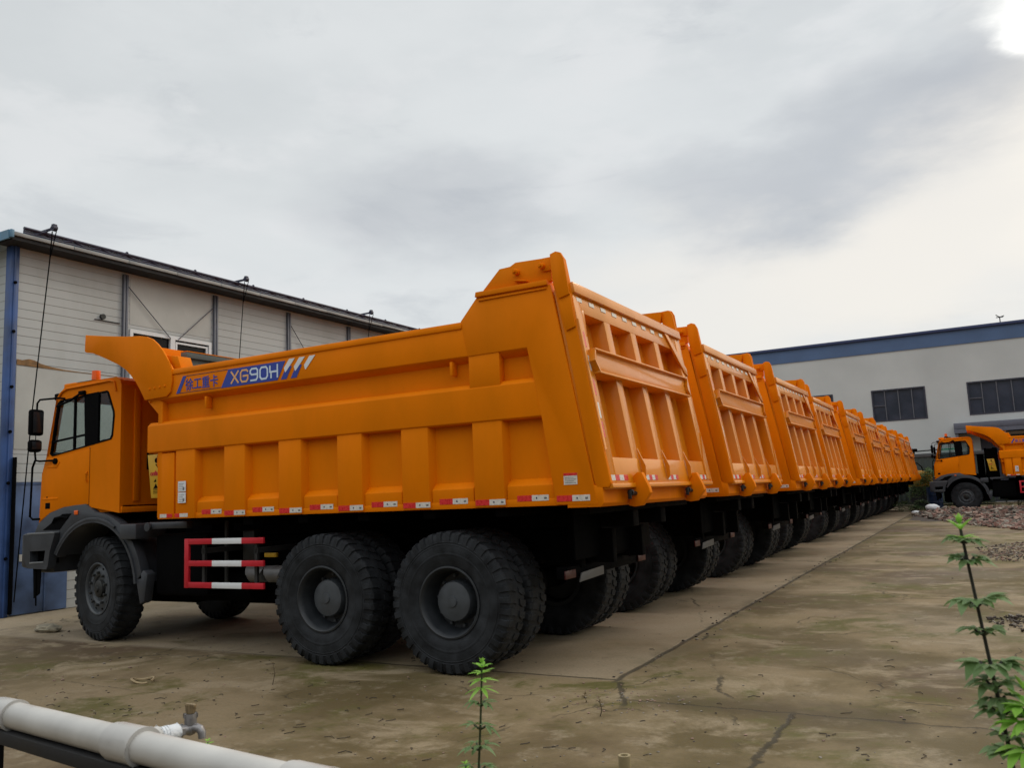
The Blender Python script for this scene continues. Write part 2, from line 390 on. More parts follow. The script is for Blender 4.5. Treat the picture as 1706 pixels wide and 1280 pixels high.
# on the gate
for y0, w in ((.04, .42), (.95, .34), (1.62, .34), (2.78, .36)):
    mb = MB()
    for k in range(4): mb.box(Y(y0+w*k/4), Y(y0+w*(k+1)/4), .025, .075, -.004, .0015, k % 2, 0, GM)
    mb.build('reflective_tape', [M_REFW, M_REFR], gate)
for k in range(9):
    mb = MB(); mb.box(Y(.10+k*.29), Y(.22+k*.29), 1.735, 1.775, -.004, .0015, 0, 0, GM); mb.build('reflective_tape', [M_REFW], gate)
for k, v in enumerate((1.28, 1.05, .82, .60, .42)):
    mb = MB(); mb.box(Y(.075), Y(.115), v, v+.15, 0, .002, k % 2, 0, GM); mb.build('reflective_tape', [M_REFR, M_REFW], gate)
# small labels
mb = MB(); M_ = SM(-.32, -HW-.0055, 1.775)
mb.box(0, .135, 0, .105, 0, .003, 0, 0, M_); mb.box(0, .135, .082, .105, .003, .005, 1, 0, M_)
for k in range(4): mb.box(.012, .12-.02*(k % 2), .014+k*.016, .018+k*.016, .003, .0045, 2, 0, M_)
mb.build('data_plate', [M_REFW, M_REFR, M_GRY], body)
mb = MB()
for z0, z1 in ((1.92, 2.045), (1.785, 1.91)):
    M_ = SM(-5.478, -HW-.001, z0); mb.box(0, .135, 0, z1-z0, 0, .003, 0, 0, M_)
    for k in range(5): mb.box(.012, .11-.02*(k % 2), .014+k*.02, .018+k*.02, .003, .0045, 1, 0, M_)
    mb.box(.085, .115, .02, .05, .003, .0047, 1, 0, M_)
mb.build('data_plate', [M_WHT, M_GRY], body)
# small hooks hanging from the strips
for x, z in ((-5.03, 3.02), (-1.52, 3.03)):
    MB().box(x, x+.03, -HW-.0, -HW+.09, z-.12, z+.02, 0, .004).build('rope_hook', M_OR, body)

# side lettering
def text_mesh(name, s, size, M, mat, parent, off=.012, sx=1):
    cu = bpy.data.curves.new('tmp', 'FONT'); cu.body = s; cu.size = size; cu.offset = off; cu.extrude = .0015
    to = bpy.data.objects.new('tmp', cu); COL.objects.link(to)
    bpy.context.view_layer.update()
    dg = bpy.context.evaluated_depsgraph_get()
    me = bpy.data.meshes.new_from_object(to.evaluated_get(dg)); me.name = name
    bpy.data.objects.remove(to)
    me.transform(M @ Matrix.Diagonal((sx, 1, 1, 1)).to_4x4())
    me.materials.clear(); me.materials.append(mat)
    o = bpy.data.objects.new(name, me); COL.objects.link(o); o.parent = parent; return o
yl = -HW-.0015
def quad(mb, pts, mi=0, t=.003, y=yl): mb.prism(pts, y-t, y, 'y', mi)
mb = MB()
quad(mb, [(-5.525, 3.118), (-5.465, 3.118), (-5.345, 3.325), (-5.405, 3.325)])
quad(mb, [(-4.745, 3.112), (-3.84, 3.112), (-3.72, 3.322), (-4.625, 3.322)])
quad(mb, [(-5.465, 3.118), (-4.745, 3.118), (-4.742, 3.124), (-5.462, 3.124)], 1, .002)
quad(mb, [(-5.345, 3.319), (-4.628, 3.319), (-4.625, 3.325), (-5.341, 3.325)], 1, .002)
for k in range(3):
    x = -3.79+k*.15
    if k < 2: quad(mb, [(x, 3.112), (x+.085, 3.112), (x+.165, 3.25), (x+.08, 3.25)], 0)
    quad(mb, [(x+.065, 3.19), (x+.075, 3.19), (x+.215, 3.335), (x+.13, 3.335), (x+.05, 3.24)], 2, .0045)
decal = mb.build('side_decal', [M_BLUE, M_DARKB, M_WHT], body)
text_mesh('lettering', '徐工重卡', .155, SM(-5.365, yl-.001, 3.155), M_BLUE, decal, .0018, .92)
# angular letters X G 9 0 H as strokes
def strokes(name, lines, mat, w=.021):
    mb = MB()
    for ln in lines:
        for (x0, z0), (x1, z1) in zip(ln[:-1], ln[1:]):
            d = Vector((x1-x0, z1-z0)).normalized()*w*.5; n = Vector((-d.y, d.x))
            q = [(x0-d.x*.6+n.x, z0-d.y*.6+n.y), (x1+d.x*.6+n.x, z1+d.y*.6+n.y), (x1+d.x*.6-n.x, z1+d.y*.6-n.y), (x0-d.x*.6-n.x, z0-d.y*.6-n.y)]
            jt = random.random()*.0004
            mb.prism(q, yl-.0052-jt, yl-.003, 'y', 0)
    return mb.build(name, mat, decal)
b0, h0 = 3.150, .135
def G(x, pts, w=.115): return [(x+p[0]*w, b0+p[1]*h0) for p in pts]
x0 = -4.575
strokes('lettering', [G(x0, [(0, 0), (1, 1)]), G(x0, [(0, 1), (1, 0)]),
        G(x0+.155, [(1, .85), (.8, 1), (.2, 1), (0, .8), (0, .2), (.2, 0), (.8, 0), (1, .2), (1, .5), (.35, .5)])], M_CREAM)
strokes('lettering', [G(x0+.31, [(1, .5), (.2, .5), (0, .65), (0, .85), (.2, 1), (.8, 1), (1, .85), (1, .2), (.8, 0), (.05, 0)]),
        G(x0+.465, [(.2, 0), (0, .2), (0, .8), (.2, 1), (.8, 1), (1, .8), (1, .2), (.8, 0), (.2, 0)]),
        G(x0+.62, [(0, 1), (0, .5), (1, .5)]), G(x0+.62, [(.15, .42), (.15, 0)]), G(x0+.62, [(1, 1.05), (1, -.02)])], M_PALE)

# ------------------------------------------------ cab
CY0, CY1 = Y(.40), Y(2.82)      # cab sides
cabprof = [(-7.12, 1.70), (-7.12, 3.44), (-7.15, 3.51), (-7.22, 3.555), (-8.20, 3.56), (-8.36, 3.53), (-8.50, 3.45), (-8.57, 3.37), (-8.76, 2.56), (-8.86, 2.30), (-8.90, 1.60), (-8.62, 1.74), (-8.30, 1.82), (-7.90, 1.85), (-7.12, 1.85)]
cabprof = [(-7.12, 1.70), (-7.12, 3.44), (-7.15, 3.51), (-7.22, 3.555), (-8.20, 3.56), (-8.36, 3.53), (-8.50, 3.45), (-8.57, 3.37), (-8.76, 2.56), (-8.86, 2.30), (-8.90, 1.58), (-8.62, 1.73), (-8.30, 1.80), (-7.90, 1.82)]
win = [(-8.535, 3.30), (-8.47, 3.345), (-7.42, 3.385), (-7.38, 3.36), (-7.255, 3.09), (-7.245, 3.02), (-7.275, 2.75), (-7.31, 2.70), (-8.62, 2.545), (-8.68, 2.58)]
mb = MB()
for y0, y1 in ((CY0, CY0+.05), (CY1-.05, CY1)): mb.holed(cabprof, [win], y0, y1, 'y', 0)
# roof, rear wall, front panels: strips along the profile
def strip(i0, i1, t=.04, y0=CY0+.05, y1=CY1-.05):
    for (a, b_) in zip(cabprof[i0:i1], cabprof[i0+1:i1+1]):
        va = Vector(a); vb = Vector(b_); d = (vb-va).normalized(); n = Vector((d.y, -d.x))
        # inward normal: towards cab centre
        c = Vector((-8, 2.6))
        if n.dot(c-va) < 0: n = -n
        mb.prism([a, b_, tuple(vb+n*t), tuple(va+n*t)], y0, y1, 'y', 0)
strip(0, 7)
strip(8, 10)
mb.box(-8.80, -7.12, CY0+.05, CY1-.05, 1.72, 1.80, 0)
# rear wall pressings
mb.box(-7.122, -7.095, CY0+.20, CY0+.30, 1.85, 3.40, 0, .012); mb.box(-7.122, -7.095, CY0+.62, CY0+.70, 1.85, 3.30, 0, .012)
mb.box(-7.122, -7.095, CY0+.80, CY0+2.10, 2.0, 3.20, 0, .012)
mb.box(-7.16, -7.095, CY0+.02, CY1-.02, 1.70, 1.78, 0, .01)
# rain gutter
mb.tube([(-8.50, CY0-.012, 3.38), (-8.42, CY0-.014, 3.46), (-8.30, CY0-.014, 3.495), (-7.35, CY0-.014, 3.515), (-7.26, CY0-.012, 3.49), (-7.22, CY0-.01, 3.36)], .014, 6)
mb.box(-8.56, -8.30, CY0+.10, CY1-.10, 3.50, 3.60, 0, .02)
cab = mb.build('cab', [M_OR], T, 40)
# rounded pillar edges
# window rubber, glass, interior
def ring(name, pts, y0, y1, t, mat, parent, axis='y'):
    c = Vector((sum(p[0] for p in pts)/len(pts), sum(p[1] for p in pts)/len(pts)))
    inn = []
    for p in pts:
        v = Vector(p)-c; inn.append(tuple(c+v*(1-t/v.length)))
    m = MB(); m.holed(pts, [inn], y0, y1, axis); return m.build(name, mat, parent), inn
for (y0, y1, ys) in ((CY0-.006, CY0+.03, CY0+.015), (CY1-.03, CY1+.006, CY1-.015)):
    wf, inn = ring('side_window', win, y0, y1, .035, M_BLK, cab)
    MB().prism(inn, ys-.003, ys+.003, 'y').build('window_pane', M_GLASS, cab)
    if y0 > 0: MB().prism([(-8.55, 3.04), (-7.88, 3.06), (-7.88, 3.13), (-8.53, 3.12)], ys+.005, ys+.009, 'y').build('tint_band', M_TINT, cab)
    m = MB(); m.prism([(-7.88, 2.64), (-7.60, 2.67), (-7.60, 3.385), (-7.92, 3.375)], y0+.001, y1-.001, 'y')
    m.box(-8.15, -8.12, y0+.003, y1-.003, 2.60, 3.35); m.prism([(-8.66, 2.74), (-7.80, 2.80), (-7.80, 2.825), (-8.65, 2.765)], y0+.003, y1-.003, 'y')
    m.build('window_divider', M_BLK, cab)
WS0, WS1 = Vector((-8.57, 0, 3.37)), Vector((-8.76, 0, 2.56))
m = MB(); m.prism([(-8.57, 3.37), (-8.76, 2.56), (-8.752, 2.56), (-8.562, 3.37)], CY0+.09, CY1-.09, 'y'); m.build('windscreen', M_GLASS, cab)
m = MB()
for a, b_ in ((CY0+.0, CY0+.09), (CY1-.09, CY1-.0)): m.prism([(-8.575, 3.38), (-8.775, 2.54), (-8.70, 2.54), (-8.50, 3.38)], a, b_, 'y', 0, .01)
m.build('windscreen_pillar', M_OR, cab)
m = MB()
m.prism([(-8.78, 2.62), (-8.25, 2.56), (-8.15, 2.3), (-8.78, 2.2)], CY0+.06, CY1-.06, 'y', 0, .02)
for yc in (CY0+.45, CY1-.45):
    m.box(-7.75, -7.30, yc-.24, yc+.24, 2.05, 2.30, 0, .04); m.prism([(-7.50, 2.2), (-7.36, 2.2), (-7.22, 3.05), (-7.34, 3.05)], yc-.23, yc+.23, 'y', 0, .03)
    m.box(-7.36, -7.24, yc-.13, yc+.13, 3.05, 3.25, 0, .03)
m.box(-7.19, -7.165, CY0+.06, CY1-.06, 1.80, 3.40)
m.build('cab_interior', M_SEAT, cab)
m = MB(); st = [( -8.12+.20*math.cos(t)*.5, CY0+.45+.20*math.sin(t), 2.60+.20*math.cos(t)*.8) for t in [k*2*PI/18 for k in range(19)]]
m.tube(st, .014, 6); m.tube([(-8.12, CY0+.45, 2.60), (-8.3, CY0+.45, 2.4)], .02, 6); m.build('steering_wheel', M_SEAT, cab)
# door with seams and handle (near and far side)
for s, yc in ((-1, CY0), (1, CY1)):
    def ys(a, b_): return (min(yc+s*a, yc+s*b_), max(yc+s*a, yc+s*b_))
    dp = [(-7.765, 1.835), (-7.765, 2.60), (-8.60, 2.515), (-8.72, 2.53), (-8.79, 2.40), (-8.85, 2.24), (-8.88, 1.62), (-8.62, 1.745), (-8.30, 1.815)]
    m = MB(); m.prism(dp, *ys(0, .010), 'y', 0, .005); door = m.build('door', M_OR, cab)
    m = MB(); m.prism([(-8.72, 2.39), (-8.50, 2.43), (-8.42, 2.46), (-8.5, 2.38)], *ys(.01, .018), 'y', 0, .002)
    m.box(-8.80, -8.45, *ys(.008, .016), 1.93, 1.955, 0, .003)
    m.tube([(-7.80, yc+s*.015, 2.14), (-7.80, yc+s*.03, 2.17), (-7.80, yc+s*.03, 2.26), (-7.80, yc+s*.015, 2.29)], .010, 6)
    m.build('door_handle', M_OR, cab)
    m = MB(); m.box(-8.74, -8.63, *ys(.008, .014), 1.80, 1.885, 0, .004); m.box(-8.72, -8.69, *ys(.008, .012), 1.95, 1.975); m.build('lock_plate', M_BLK, cab)
    m = MB(); m.box(-7.775, -7.763, *ys(-.002, .004), 1.83, 2.62); m.build('door_seam', M_DGR, cab)
m = MB(); m.box(-7.10, -7.088, CY0+.40, CY0+.50, 2.28, 2.52, 0, .005)
for k in range(5): m.box(-7.088, -7.080, CY0+.41, CY0+.49, 2.30+k*.045, 2.315+k*.045)
m.build('air_vent', M_BLK, cab)
# roof beacon
m = MB(); m.box(-8.50, -8.02, CY0+.16, CY0+.62, 3.585, 3.61, 0, .008); m.cyl((-8.22, CY0+.38, 3.61), (-8.22, CY0+.38, 3.645), .075, 20); pl = m.build('beacon_base', M_BLK, cab)
m = MB(); m.cyl((-8.22, CY0+.38, 3.645), (-8.22, CY0+.38, 3.775), .064, 20, 0, .058, .012); m.build('roof_beacon', M_AMB, cab)
m = MB(); m.box(-8.66, -8.52, CY0+.02, CY1-.02, 3.36, 3.46, 0, .02); m.build('sun_visor', M_BLK, cab)
# mirrors
for s, yc in ((-1, CY0), (1, CY1)):
    m = MB(); o = lambda a: yc+s*a
    m.tube([(-8.36, o(.00), 3.36), (-8.45, o(.06), 3.37), (-8.80, o(.10), 3.375), (-8.86, o(.10), 3.33), (-8.87, o(.10), 3.10), (-8.88, o(.10), 2.60), (-8.86, o(.10), 2.50), (-8.80, o(.08), 2.485), (-8.50, o(.0), 2.485)], .014, 8)
    m.tube([(-8.87, o(.10), 2.50), (-8.93, o(.10), 2.40), (-8.97, o(.09), 1.70), (-8.95, o(.06), 1.66), (-8.86, o(.0), 1.66)], .016, 8)
    m.cyl((-8.52, o(.0), 2.47), (-8.52, o(.04), 2.47), .045, 10, bev=.008)
    arm = m.build('mirror_arm', M_BLK, T)
    m = MB(); m.box(-8.93, -8.83, min(o(.0), o(.20)), max(o(.0), o(.20)), 2.86, 3.24, 0, .035); m.build('mirror', M_BLK, arm)
    m = MB(); m.box(-8.95, -8.84, min(o(.01), o(.19)), max(o(.01), o(.19)), 2.62, 2.80, 0, .04); m.build('mirror', M_BLK, arm)
    m = MB(); m.box(-8.831, -8.825, min(o(.03), o(.17)), max(o(.03), o(.17)), 2.90, 3.20, 0, .002); m.box(-8.841, -8.835, min(o(.03), o(.17)), max(o(.03), o(.17)), 2.66, 2.77, 0, .002); m.build('mirror_glass', M_MIR, arm)
# wipers (door-top wiper arm)
m = MB(); m.tube([(-8.52, CY0-.02, 3.26), (-8.20, CY0-.035, 3.31), (-7.95, CY0-.03, 3.40)], .016, 6); m.box(-8.0, -7.88, CY0-.05, CY0, 3.37, 3.43, 0, .012); m.build('wiper_arm', M_BLK, T)

# fenders and bumper
FX, FR = -7.62, .93             # wheel arch centre
def arc(r, a0, a1, n, cx=FX, cz=.70): return [(cx+r*math.cos(math.radians(a0+(a1-a0)*k/n)), cz+r*math.sin(math.radians(a0+(a1-a0)*k/n))) for k in range(n+1)]
for s, yc in ((-1, CY0), (1, CY1)):
    def ys(a, b_): return (min(yc+s*a, yc+s*b_), max(yc+s*a, yc+s*b_))
    m = MB()
    outer = arc(1.02, 8, 88, 14)+[(-7.80, 1.84), (-8.05, 1.83), (-8.30, 1.81), (-8.60, 1.74), (-8.86, 1.60), (-8.95, 1.46), (-8.35, 1.46)]
    inner = arc(.89, 8, 152, 22)
    m.prism(outer+inner[::-1], *ys(-.10, .03), 'y', 0, .004)
    m.prism(arc(.92, 5, 150, 22)+arc(.885, 5, 150, 22)[::-1], *ys(-.55, .05), 'y', 0)
    m.prism([(-6.72, .82), (-6.58, .95), (-6.50, .9), (-6.56, .55), (-6.64, .52)], *ys(-.10, .03), 'y', 0, .01)
    m.prism(arc(.955, 60, 150, 12)+arc(.915, 60, 150, 12)[::-1], *ys(.03, .055), 'y', 1, .004)
    fe = m.build('front_fender', [M_FEND, M_FEND], T)
    m = MB(); m.box(-8.03, -7.95, *ys(.03, .045), 1.70, 1.76, 0, .008); m.build('side_marker', M_AMB, fe)
    m = MB(); m.tube([(-8.52, yc+s*.03, 1.60), (-8.45, yc+s*.05, 1.66), (-8.30, yc+s*.05, 1.68), (-8.18, yc+s*.03, 1.66)], .018, 6); m.prism([(-8.75, 1.50), (-8.30, 1.72), (-8.10, 1.72), (-8.36, 1.50)], *ys(.028, .034), 'y', 0); m.build('grab_recess', M_BLK, fe)
    m = MB()
    bo = [(-9.10, 1.44), (-8.36, 1.46), (-8.47, 1.20), (-8.50, 1.02), (-8.53, .96), (-8.98, .97), (-9.06, 1.08)]
    m.holed(bo, [[(-8.93, 1.21), (-8.57, 1.22), (-8.60, 1.07), (-8.92, 1.06)]], *ys(-.02, .10), 'y', 0)
    m.box(-8.92, -8.56, *ys(-.10, -.02), 1.04, 1.24, 2)
    m.prism([(-9.00, 1.445), (-8.38, 1.455), (-8.38, 1.478), (-9.00, 1.468)], *ys(-.02, .105), 'y', 1, .004)
    m.prism([(-8.93, 1.035), (-8.60, 1.05), (-8.60, 1.07), (-8.93, 1.058)], *ys(-.02, .106), 'y', 1, .004)
    st = m.build('bumper_step', [M_FEND, M_FEND2, M_BLK], T)
    m = MB(); m.tube([(-8.86, yc+s*.05, .97), (-8.83, yc+s*.05, .45)], .012, 6); m.prism([(-8.93, .97), (-8.75, .97), (-8.77, .62), (-8.90, .55)], *ys(.03, .045), 'y', 0); m.build('step_strap', M_BLK, st)
m = MB(); m.box(-9.16, -8.98, CY0-.09, CY1+.09, .98, 1.46, 0, .04); m.box(-9.0, -8.6, CY0+.05, CY1-.05, .90, 1.7, 0, .03); m.build('bumper', M_FEND, T)
m = MB(); m.box(-8.93, -8.86, CY0+.35, CY1-.35, 1.75, 2.25, 0, .01); m.build('grille', M_BLK, T)
for yc in (CY0+.22, CY1-.22): MB().box(-9.18, -9.14, yc-.15, yc+.15, 1.14, 1.32, 0, .02).build('headlight', M_CHR, T)

# ------------------------------------------------ chassis
m = MB()
for yc in (-.42, .42): m.box(-8.9, -.35, yc-.05, yc+.05, .98, 1.32, 0, .01)
for x in (-8.6, -6.4, -5.0, -3.9, -2.45, -.6): m.box(x-.06, x+.06, -.42, .42, 1.02, 1.28, 0, .01)
m.cyl((-7.65, 0, .69), (-2.5, 0, .75), .07, 10)
for x in (-3.28, -1.66):
    m.cyl((x, -1.15, .70), (x, 1.15, .70), .12, 14); m.ico((x, 0, .70), .27, 2)
    m.box(x-.55, x+.55, -.62, -.50, .98, 1.10, 0, .01); m.box(x-.55, x+.55, .50, .62, .98, 1.10, 0, .01)
m.cyl((-7.62, -.95, .69), (-7.62, .95, .69), .09, 12)
m.box(-2.85, -2.10, -.62, -.48, .80, 1.1, 0, .02); m.box(-2.85, -2.10, .48, .62, .80, 1.1, 0, .02)
m.box(-8.7, -7.0, -.6, .6, 1.0, 1.78, 0, .05)
m.build('chassis_frame', M_BLK, T)
# gear between cab and body
m = MB(); m.cyl((-6.45, .15, 1.0), (-6.20, .15, 3.0), .10, 16); m.cyl((-6.45, .15, 1.0), (-6.27, .15, 2.45), .14, 16); m.build('hoist_cylinder', M_BLK, T)
m = MB(); m.box(-6.62, -6.10, -.55, -.35, 1.3, 2.9, 0, .02); m.box(-6.62, -6.10, .35, .55, 1.3, 2.9, 0, .02); m.box(-6.62, -6.10, -.5, .5, 2.8, 2.95, 0, .02); m.build('hoist_frame', M_BLK, T)
m = MB(); m.prism([(-6.58, 1.87), (-6.28, 1.87), (-6.36, 2.44), (-6.66, 2.44)], Y(.42), Y(.445), 'y', 0, .004); yp = m.build('hoist_label', M_YEL, T, loc=(.07, 0, 0))
m = MB(); m.cyl((-6.48, Y(.42)+.001, 2.36), (-6.48, Y(.42)-.003, 2.36), .035, 14)
m.build('pictogram', M_BLK, yp); m = MB(); m.prism([(-6.53, 2.00), (-6.45, 2.00), (-6.49, 2.06)], Y(.42)-.003, Y(.42), 'y'); m.prism([(-6.53, 2.08), (-6.48, 2.08), (-6.49, 2.12)], Y(.42)-.003, Y(.42), 'y')
m.tube([(-6.49, Y(.42)-.003, 2.31), (-6.44, Y(.42)-.003, 2.26), (-6.41, Y(.42)-.003, 2.29)], .008, 5)
for k in range(4): m.box(-6.54, -6.41, Y(.42)-.003, Y(.42), 1.93+k*.02, 1.937+k*.02)
m.build('pictogram', M_BLK, yp)
text_mesh('lettering', 'onfia', .085, SM(-6.60, Y(.42)-.002, 2.165), M_RED, yp, .003, .95)
m = MB(); m.tube([(-6.85, Y(1.7), 1.5), (-6.94, Y(1.7), 2.1), (-6.88, Y(1.7), 2.45), (-6.74, Y(1.7), 2.62), (-6.66, Y(1.7), 2.55), (-6.62, Y(1.7), 2.0), (-6.7, Y(1.7), 1.5)], .022, 8); m.build('air_hose', M_BLK, T)
m = MB(); m.cyl((-6.85, Y(2.2), 1.4), (-6.85, Y(2.2), 2.7), .16, 18, bev=.03); m.cyl((-6.6, Y(1.9), 1.4), (-6.6, Y(1.9), 3.0), .06, 12); m.build('air_cleaner', M_BLK, T)
m = MB(); m.box(-6.95, -6.62, Y(.28), Y(.75), 1.35, 1.55, 0, .02); m.box(-6.55, -5.75, Y(.36), Y(.46), 1.47, 1.56, 0, .02); m.cyl((-6.46, Y(.36), 1.50), (-6.46, Y(.32), 1.50), .055, 14, bev=.006)
m.build('fender_bracket', M_FEND, T)
m = MB(); m.box(-6.50, -5.52, Y(.48), Y(1.1), .62, 1.40, 0, .06); m.build('battery_box', M_BLK, T)
m = MB(); m.box(-5.9, -4.4, Y(1.15), Y(2.05), .45, 1.35, 0, .08); m.box(-8.6, -6.6, Y(1.2), Y(2.0), .42, 1.1, 0, .1); m.build('gearbox', M_BLK, T)
m = MB(); m.box(-.52, -.50, Y(.55), Y(2.65), 1.05, 1.55, 0, .01); m.build('rear_guard_plate', M_BLK, T)
m = MB(); m.cyl((-6.20, Y(.95), .70), (-5.10, Y(.95), .70), .19, 28, bev=.03)
m.build('air_tank', M_BLK, T)
m = MB()
for xc in (-4.72, -4.42): m.cyl((xc-.115, Y(.55), .90), (xc+.115, Y(.55), .90), .10, 20, bev=.03)
m.build('brake_reservoir', M_GRY, T)
m = MB(); m.box(-5.02, -4.82, Y(.58), Y(.70), .98, 1.42, 0, .02); m.build('valve_block', M_DGR, T)
m = MB(); m.box(-4.55, -4.36, Y(.48), Y(.52), 1.10, 1.15, 0, .004); m.build('caution_plate', M_YEL, T)
m = MB(); m.cyl((-5.20, Y(.5), .72), (-5.20, Y(.5), 1.55), .025, 8); m.build('drain_pipe', M_DGR, T)
# red and white side guard
for s in (-1, 1):
    y0, y1 = (s*(HW-.02), s*(HW-.05)) if s > 0 else (-(HW-.02), -(HW-.05))
    y0, y1 = min(y0, y1), max(y0, y1)
    m = MB()
    for z in (1.29, 1.035, .785):
        m.box(-5.34, -4.92, y0, y1, z, z+.065, 0, .003); m.box(-4.92, -4.44, y0, y1, z, z+.065, 1, .003); m.box(-4.44, -4.10, y0, y1, z, z+.065, 0, .003)
    m.box(-5.385, -5.315, y0-.002, y1+.002, .783, 1.357, 0, .003)
    g = m.build('side_guard', [M_RED, M_WHT], T)
    for x in (-5.10, -4.25): m = MB(); m.box(x-.03, x+.03, min(s*.47, s*(HW-.055)), max(s*.47, s*(HW-.055)), 1.18, 1.24, 0); m.box(x-.02, x+.02, min(s*(HW-.055), s*(HW-.09)), max(s*(HW-.055), s*(HW-.09)), .8, 1.35, 0); m.build('guard_bracket', M_DGR, g)
# rear fittings
m = MB(); m.box(-.75, -.62, -1.0, 1.0, .86, .98, 0, .01)
for yc in (.95, 2.30): m.box(-.74, -.60, Y(yc)-.05, Y(yc)+.05, .95, 1.5, 0, .01)
m.build('rear_bumper', M_BLK, T)
m = MB(); m.prism([(Y(.80), .815), (Y(1.42), .835), (Y(1.42), .925), (Y(.86), .905)], -.60, -.585, 'x', 0, .004); m.build('bumper_plate', plain('bumper_paint', (.10, .10, .10), .5), T)
for yc in (1.44, 2.42):
    m = MB(); m.tube([(-.60, Y(yc-.08), 1.36), (-.57, Y(yc-.02), 1.30), (-.56, Y(yc+.02), 1.18), (-.57, Y(yc+.02), 1.06)], .028, 8); m.build('tow_hook', M_GRY, T)
for yc in (.62, 2.6): MB().box(-.61, -.595, Y(yc)-.12, Y(yc)+.12, .87, .95, 0, .004).build('tail_light', plain('tail_lens', (.05, .004, .004), .4), T)

# ------------------------------------------------ wheels
R, TW = .69, .36
m = MB(); rb = R-.017
prof = [(.33, -TW*.38), (.36, -TW*.44), (.44, -TW*.50), (.53, -TW*.515), (.60, -TW*.49), (.645, -TW*.455), (rb, -TW*.40), (rb+.004, -TW*.2), (rb+.005, 0)]
prof = prof+[(r, -y) for r, y in prof[-2::-1]]
m.lathe(prof, 72)
m.lathe([(.455, -TW*.503), (.462, -TW*.512), (.475, -TW*.514), (.482, -TW*.508)], 72); m.lathe([(.575, -TW*.503), (.585, -TW*.512), (.592, -TW*.50)], 72)
m.lathe([(.555, -TW*.508), (.560, -TW*.516), (.566, -TW*.507)], 72)
NL = 38
for s in (-1, 1):
    for k in range(NL):
        a0 = 2*PI*(k+(.5 if s > 0 else 0))/NL; da = 2*PI/NL*.33
        b = bmesh.new()
        def pt(r, y, a): return b.verts.new((r*math.cos(a), y, r*math.sin(a)))
        secs = [(.03, rb+.0, R, .22), (TW*.22, rb-.002, R+.001, .0), (TW*.40, rb-.01, R-.002, -.05), (TW*.485, .632, .668, -.05), (TW*.513, .600, .615, -.05)]
        rows = []
        for y, r0, r1, tw in secs:
            o = tw*2*PI/NL*s
            w = da if y > .05 else da*.8
            if y > TW*.45: w = da*.85
            rows.append([pt(r0-.02, s*y, a0-w+o), pt(r1, s*y, a0-w*.86+o), pt(r1, s*y, a0+w*.86+o), pt(r0-.02, s*y, a0+w+o)])
        for A_, B_ in zip(rows[:-1], rows[1:]):
            for q in range(3): b.faces.new((A_[q], A_[q+1], B_[q+1], B_[q]))
        b.faces.new(rows[0][::-1]); b.faces.new(rows[-1])
        bmesh.ops.recalc_face_normals(b, faces=b.faces); m._join(b, 0)
tyre0 = m.build('tyre', M_RUB, None, 30)
# dished rim seen from outside (-y); hub carried at the bottom of the dish
m = MB(); m.lathe([(.345, -TW*.40), (.352, -TW*.46), (.335, -TW*.47), (.318, -TW*.42), (.305, -TW*.30), (.290, -.02), (.27, .05), (.0, .07)], 56)
m.lathe([(.345, -TW*.40), (.34, .0), (.345, TW*.44), (.30, TW*.44), (.29, .06)], 40)
rimR = m.build('rim', M_RIM, None, 30)
m = MB(); m.lathe([(.205, .06), (.20, -.045), (.188, -.075), (.15, -.088), (.10, -.096), (.055, -.098), (.05, -.112), (.0, -.115)], 40)
for k in range(10): 
    a = k*2*PI/10; m.cyl((.245*math.cos(a), .07, .245*math.sin(a)), (.245*math.cos(a), .02, .245*math.sin(a)), .017, 6)
hubR = m.build('hub', M_HUB, None, 30)
m = MB(); m.lathe([(.345, -TW*.40), (.352, -TW*.46), (.335, -TW*.47), (.318, -TW*.42), (.312, -TW*.34), (.29, -TW*.34), (.265, -TW*.38), (.20, -TW*.40), (.175, -TW*.36), (.165, -TW*.30), (.0, -TW*.30)], 56)
m.lathe([(.345, -TW*.40), (.34, .0), (.345, TW*.44), (.30, TW*.44), (.29, .06), (0, .06)], 40)
for k in range(10):
    a = k*2*PI/10; m.cyl((.272*math.cos(a), -TW*.30, .272*math.sin(a)), (.272*math.cos(a), -TW*.378, .272*math.sin(a)), .018, 10, 1)
rimF = m.build('rim', [M_HUB, M_BLK], None, 30)
m = MB(); m.lathe([(.12, -.08), (.115, -TW*.42), (.09, -TW*.46), (.05, -TW*.47), (.045, -TW*.52), (0, -TW*.53)], 28)
for k in range(10):
    a = (k+.5)*2*PI/10; m.cyl((.215*math.cos(a), -.11, .215*math.sin(a)), (.215*math.cos(a), -TW*.50, .215*math.sin(a)), .019, 6, bev=.003)
hubF = m.build('hub', M_DGR, None, 30)


def wheel(x, yc, flip, parts, rz=0, first=False):
    w = empty('wheel', (x, yc, R)); w.parent = T
    w.rotation_euler = (0, random.uniform(0, .3), rz+(PI if flip else 0))
    for p in parts:
        c = p if p.users_scene and p.get('fresh', 1) and p.parent is None and not p.get('used') else p.copy()
        if c is not p: COL.objects.link(c)
        else: p['used'] = 1
        if 'used' in c and c is not p: del c['used']
        c.parent = w
    return w
for x in (-3.28, -1.66):
    for s in (-1, 1):
        wheel(x, s*(HW-.22), s > 0, [tyre0, rimR, hubR])
        wheel(x, s*(HW-.66), s > 0, [tyre0, rimR])
for s in (-1, 1): wheel(-7.60, s*(HW-.62), s > 0, [tyre0, rimF, hubF], math.radians(-10))
for o in COL.objects:
    if 'used' in o: del o['used']

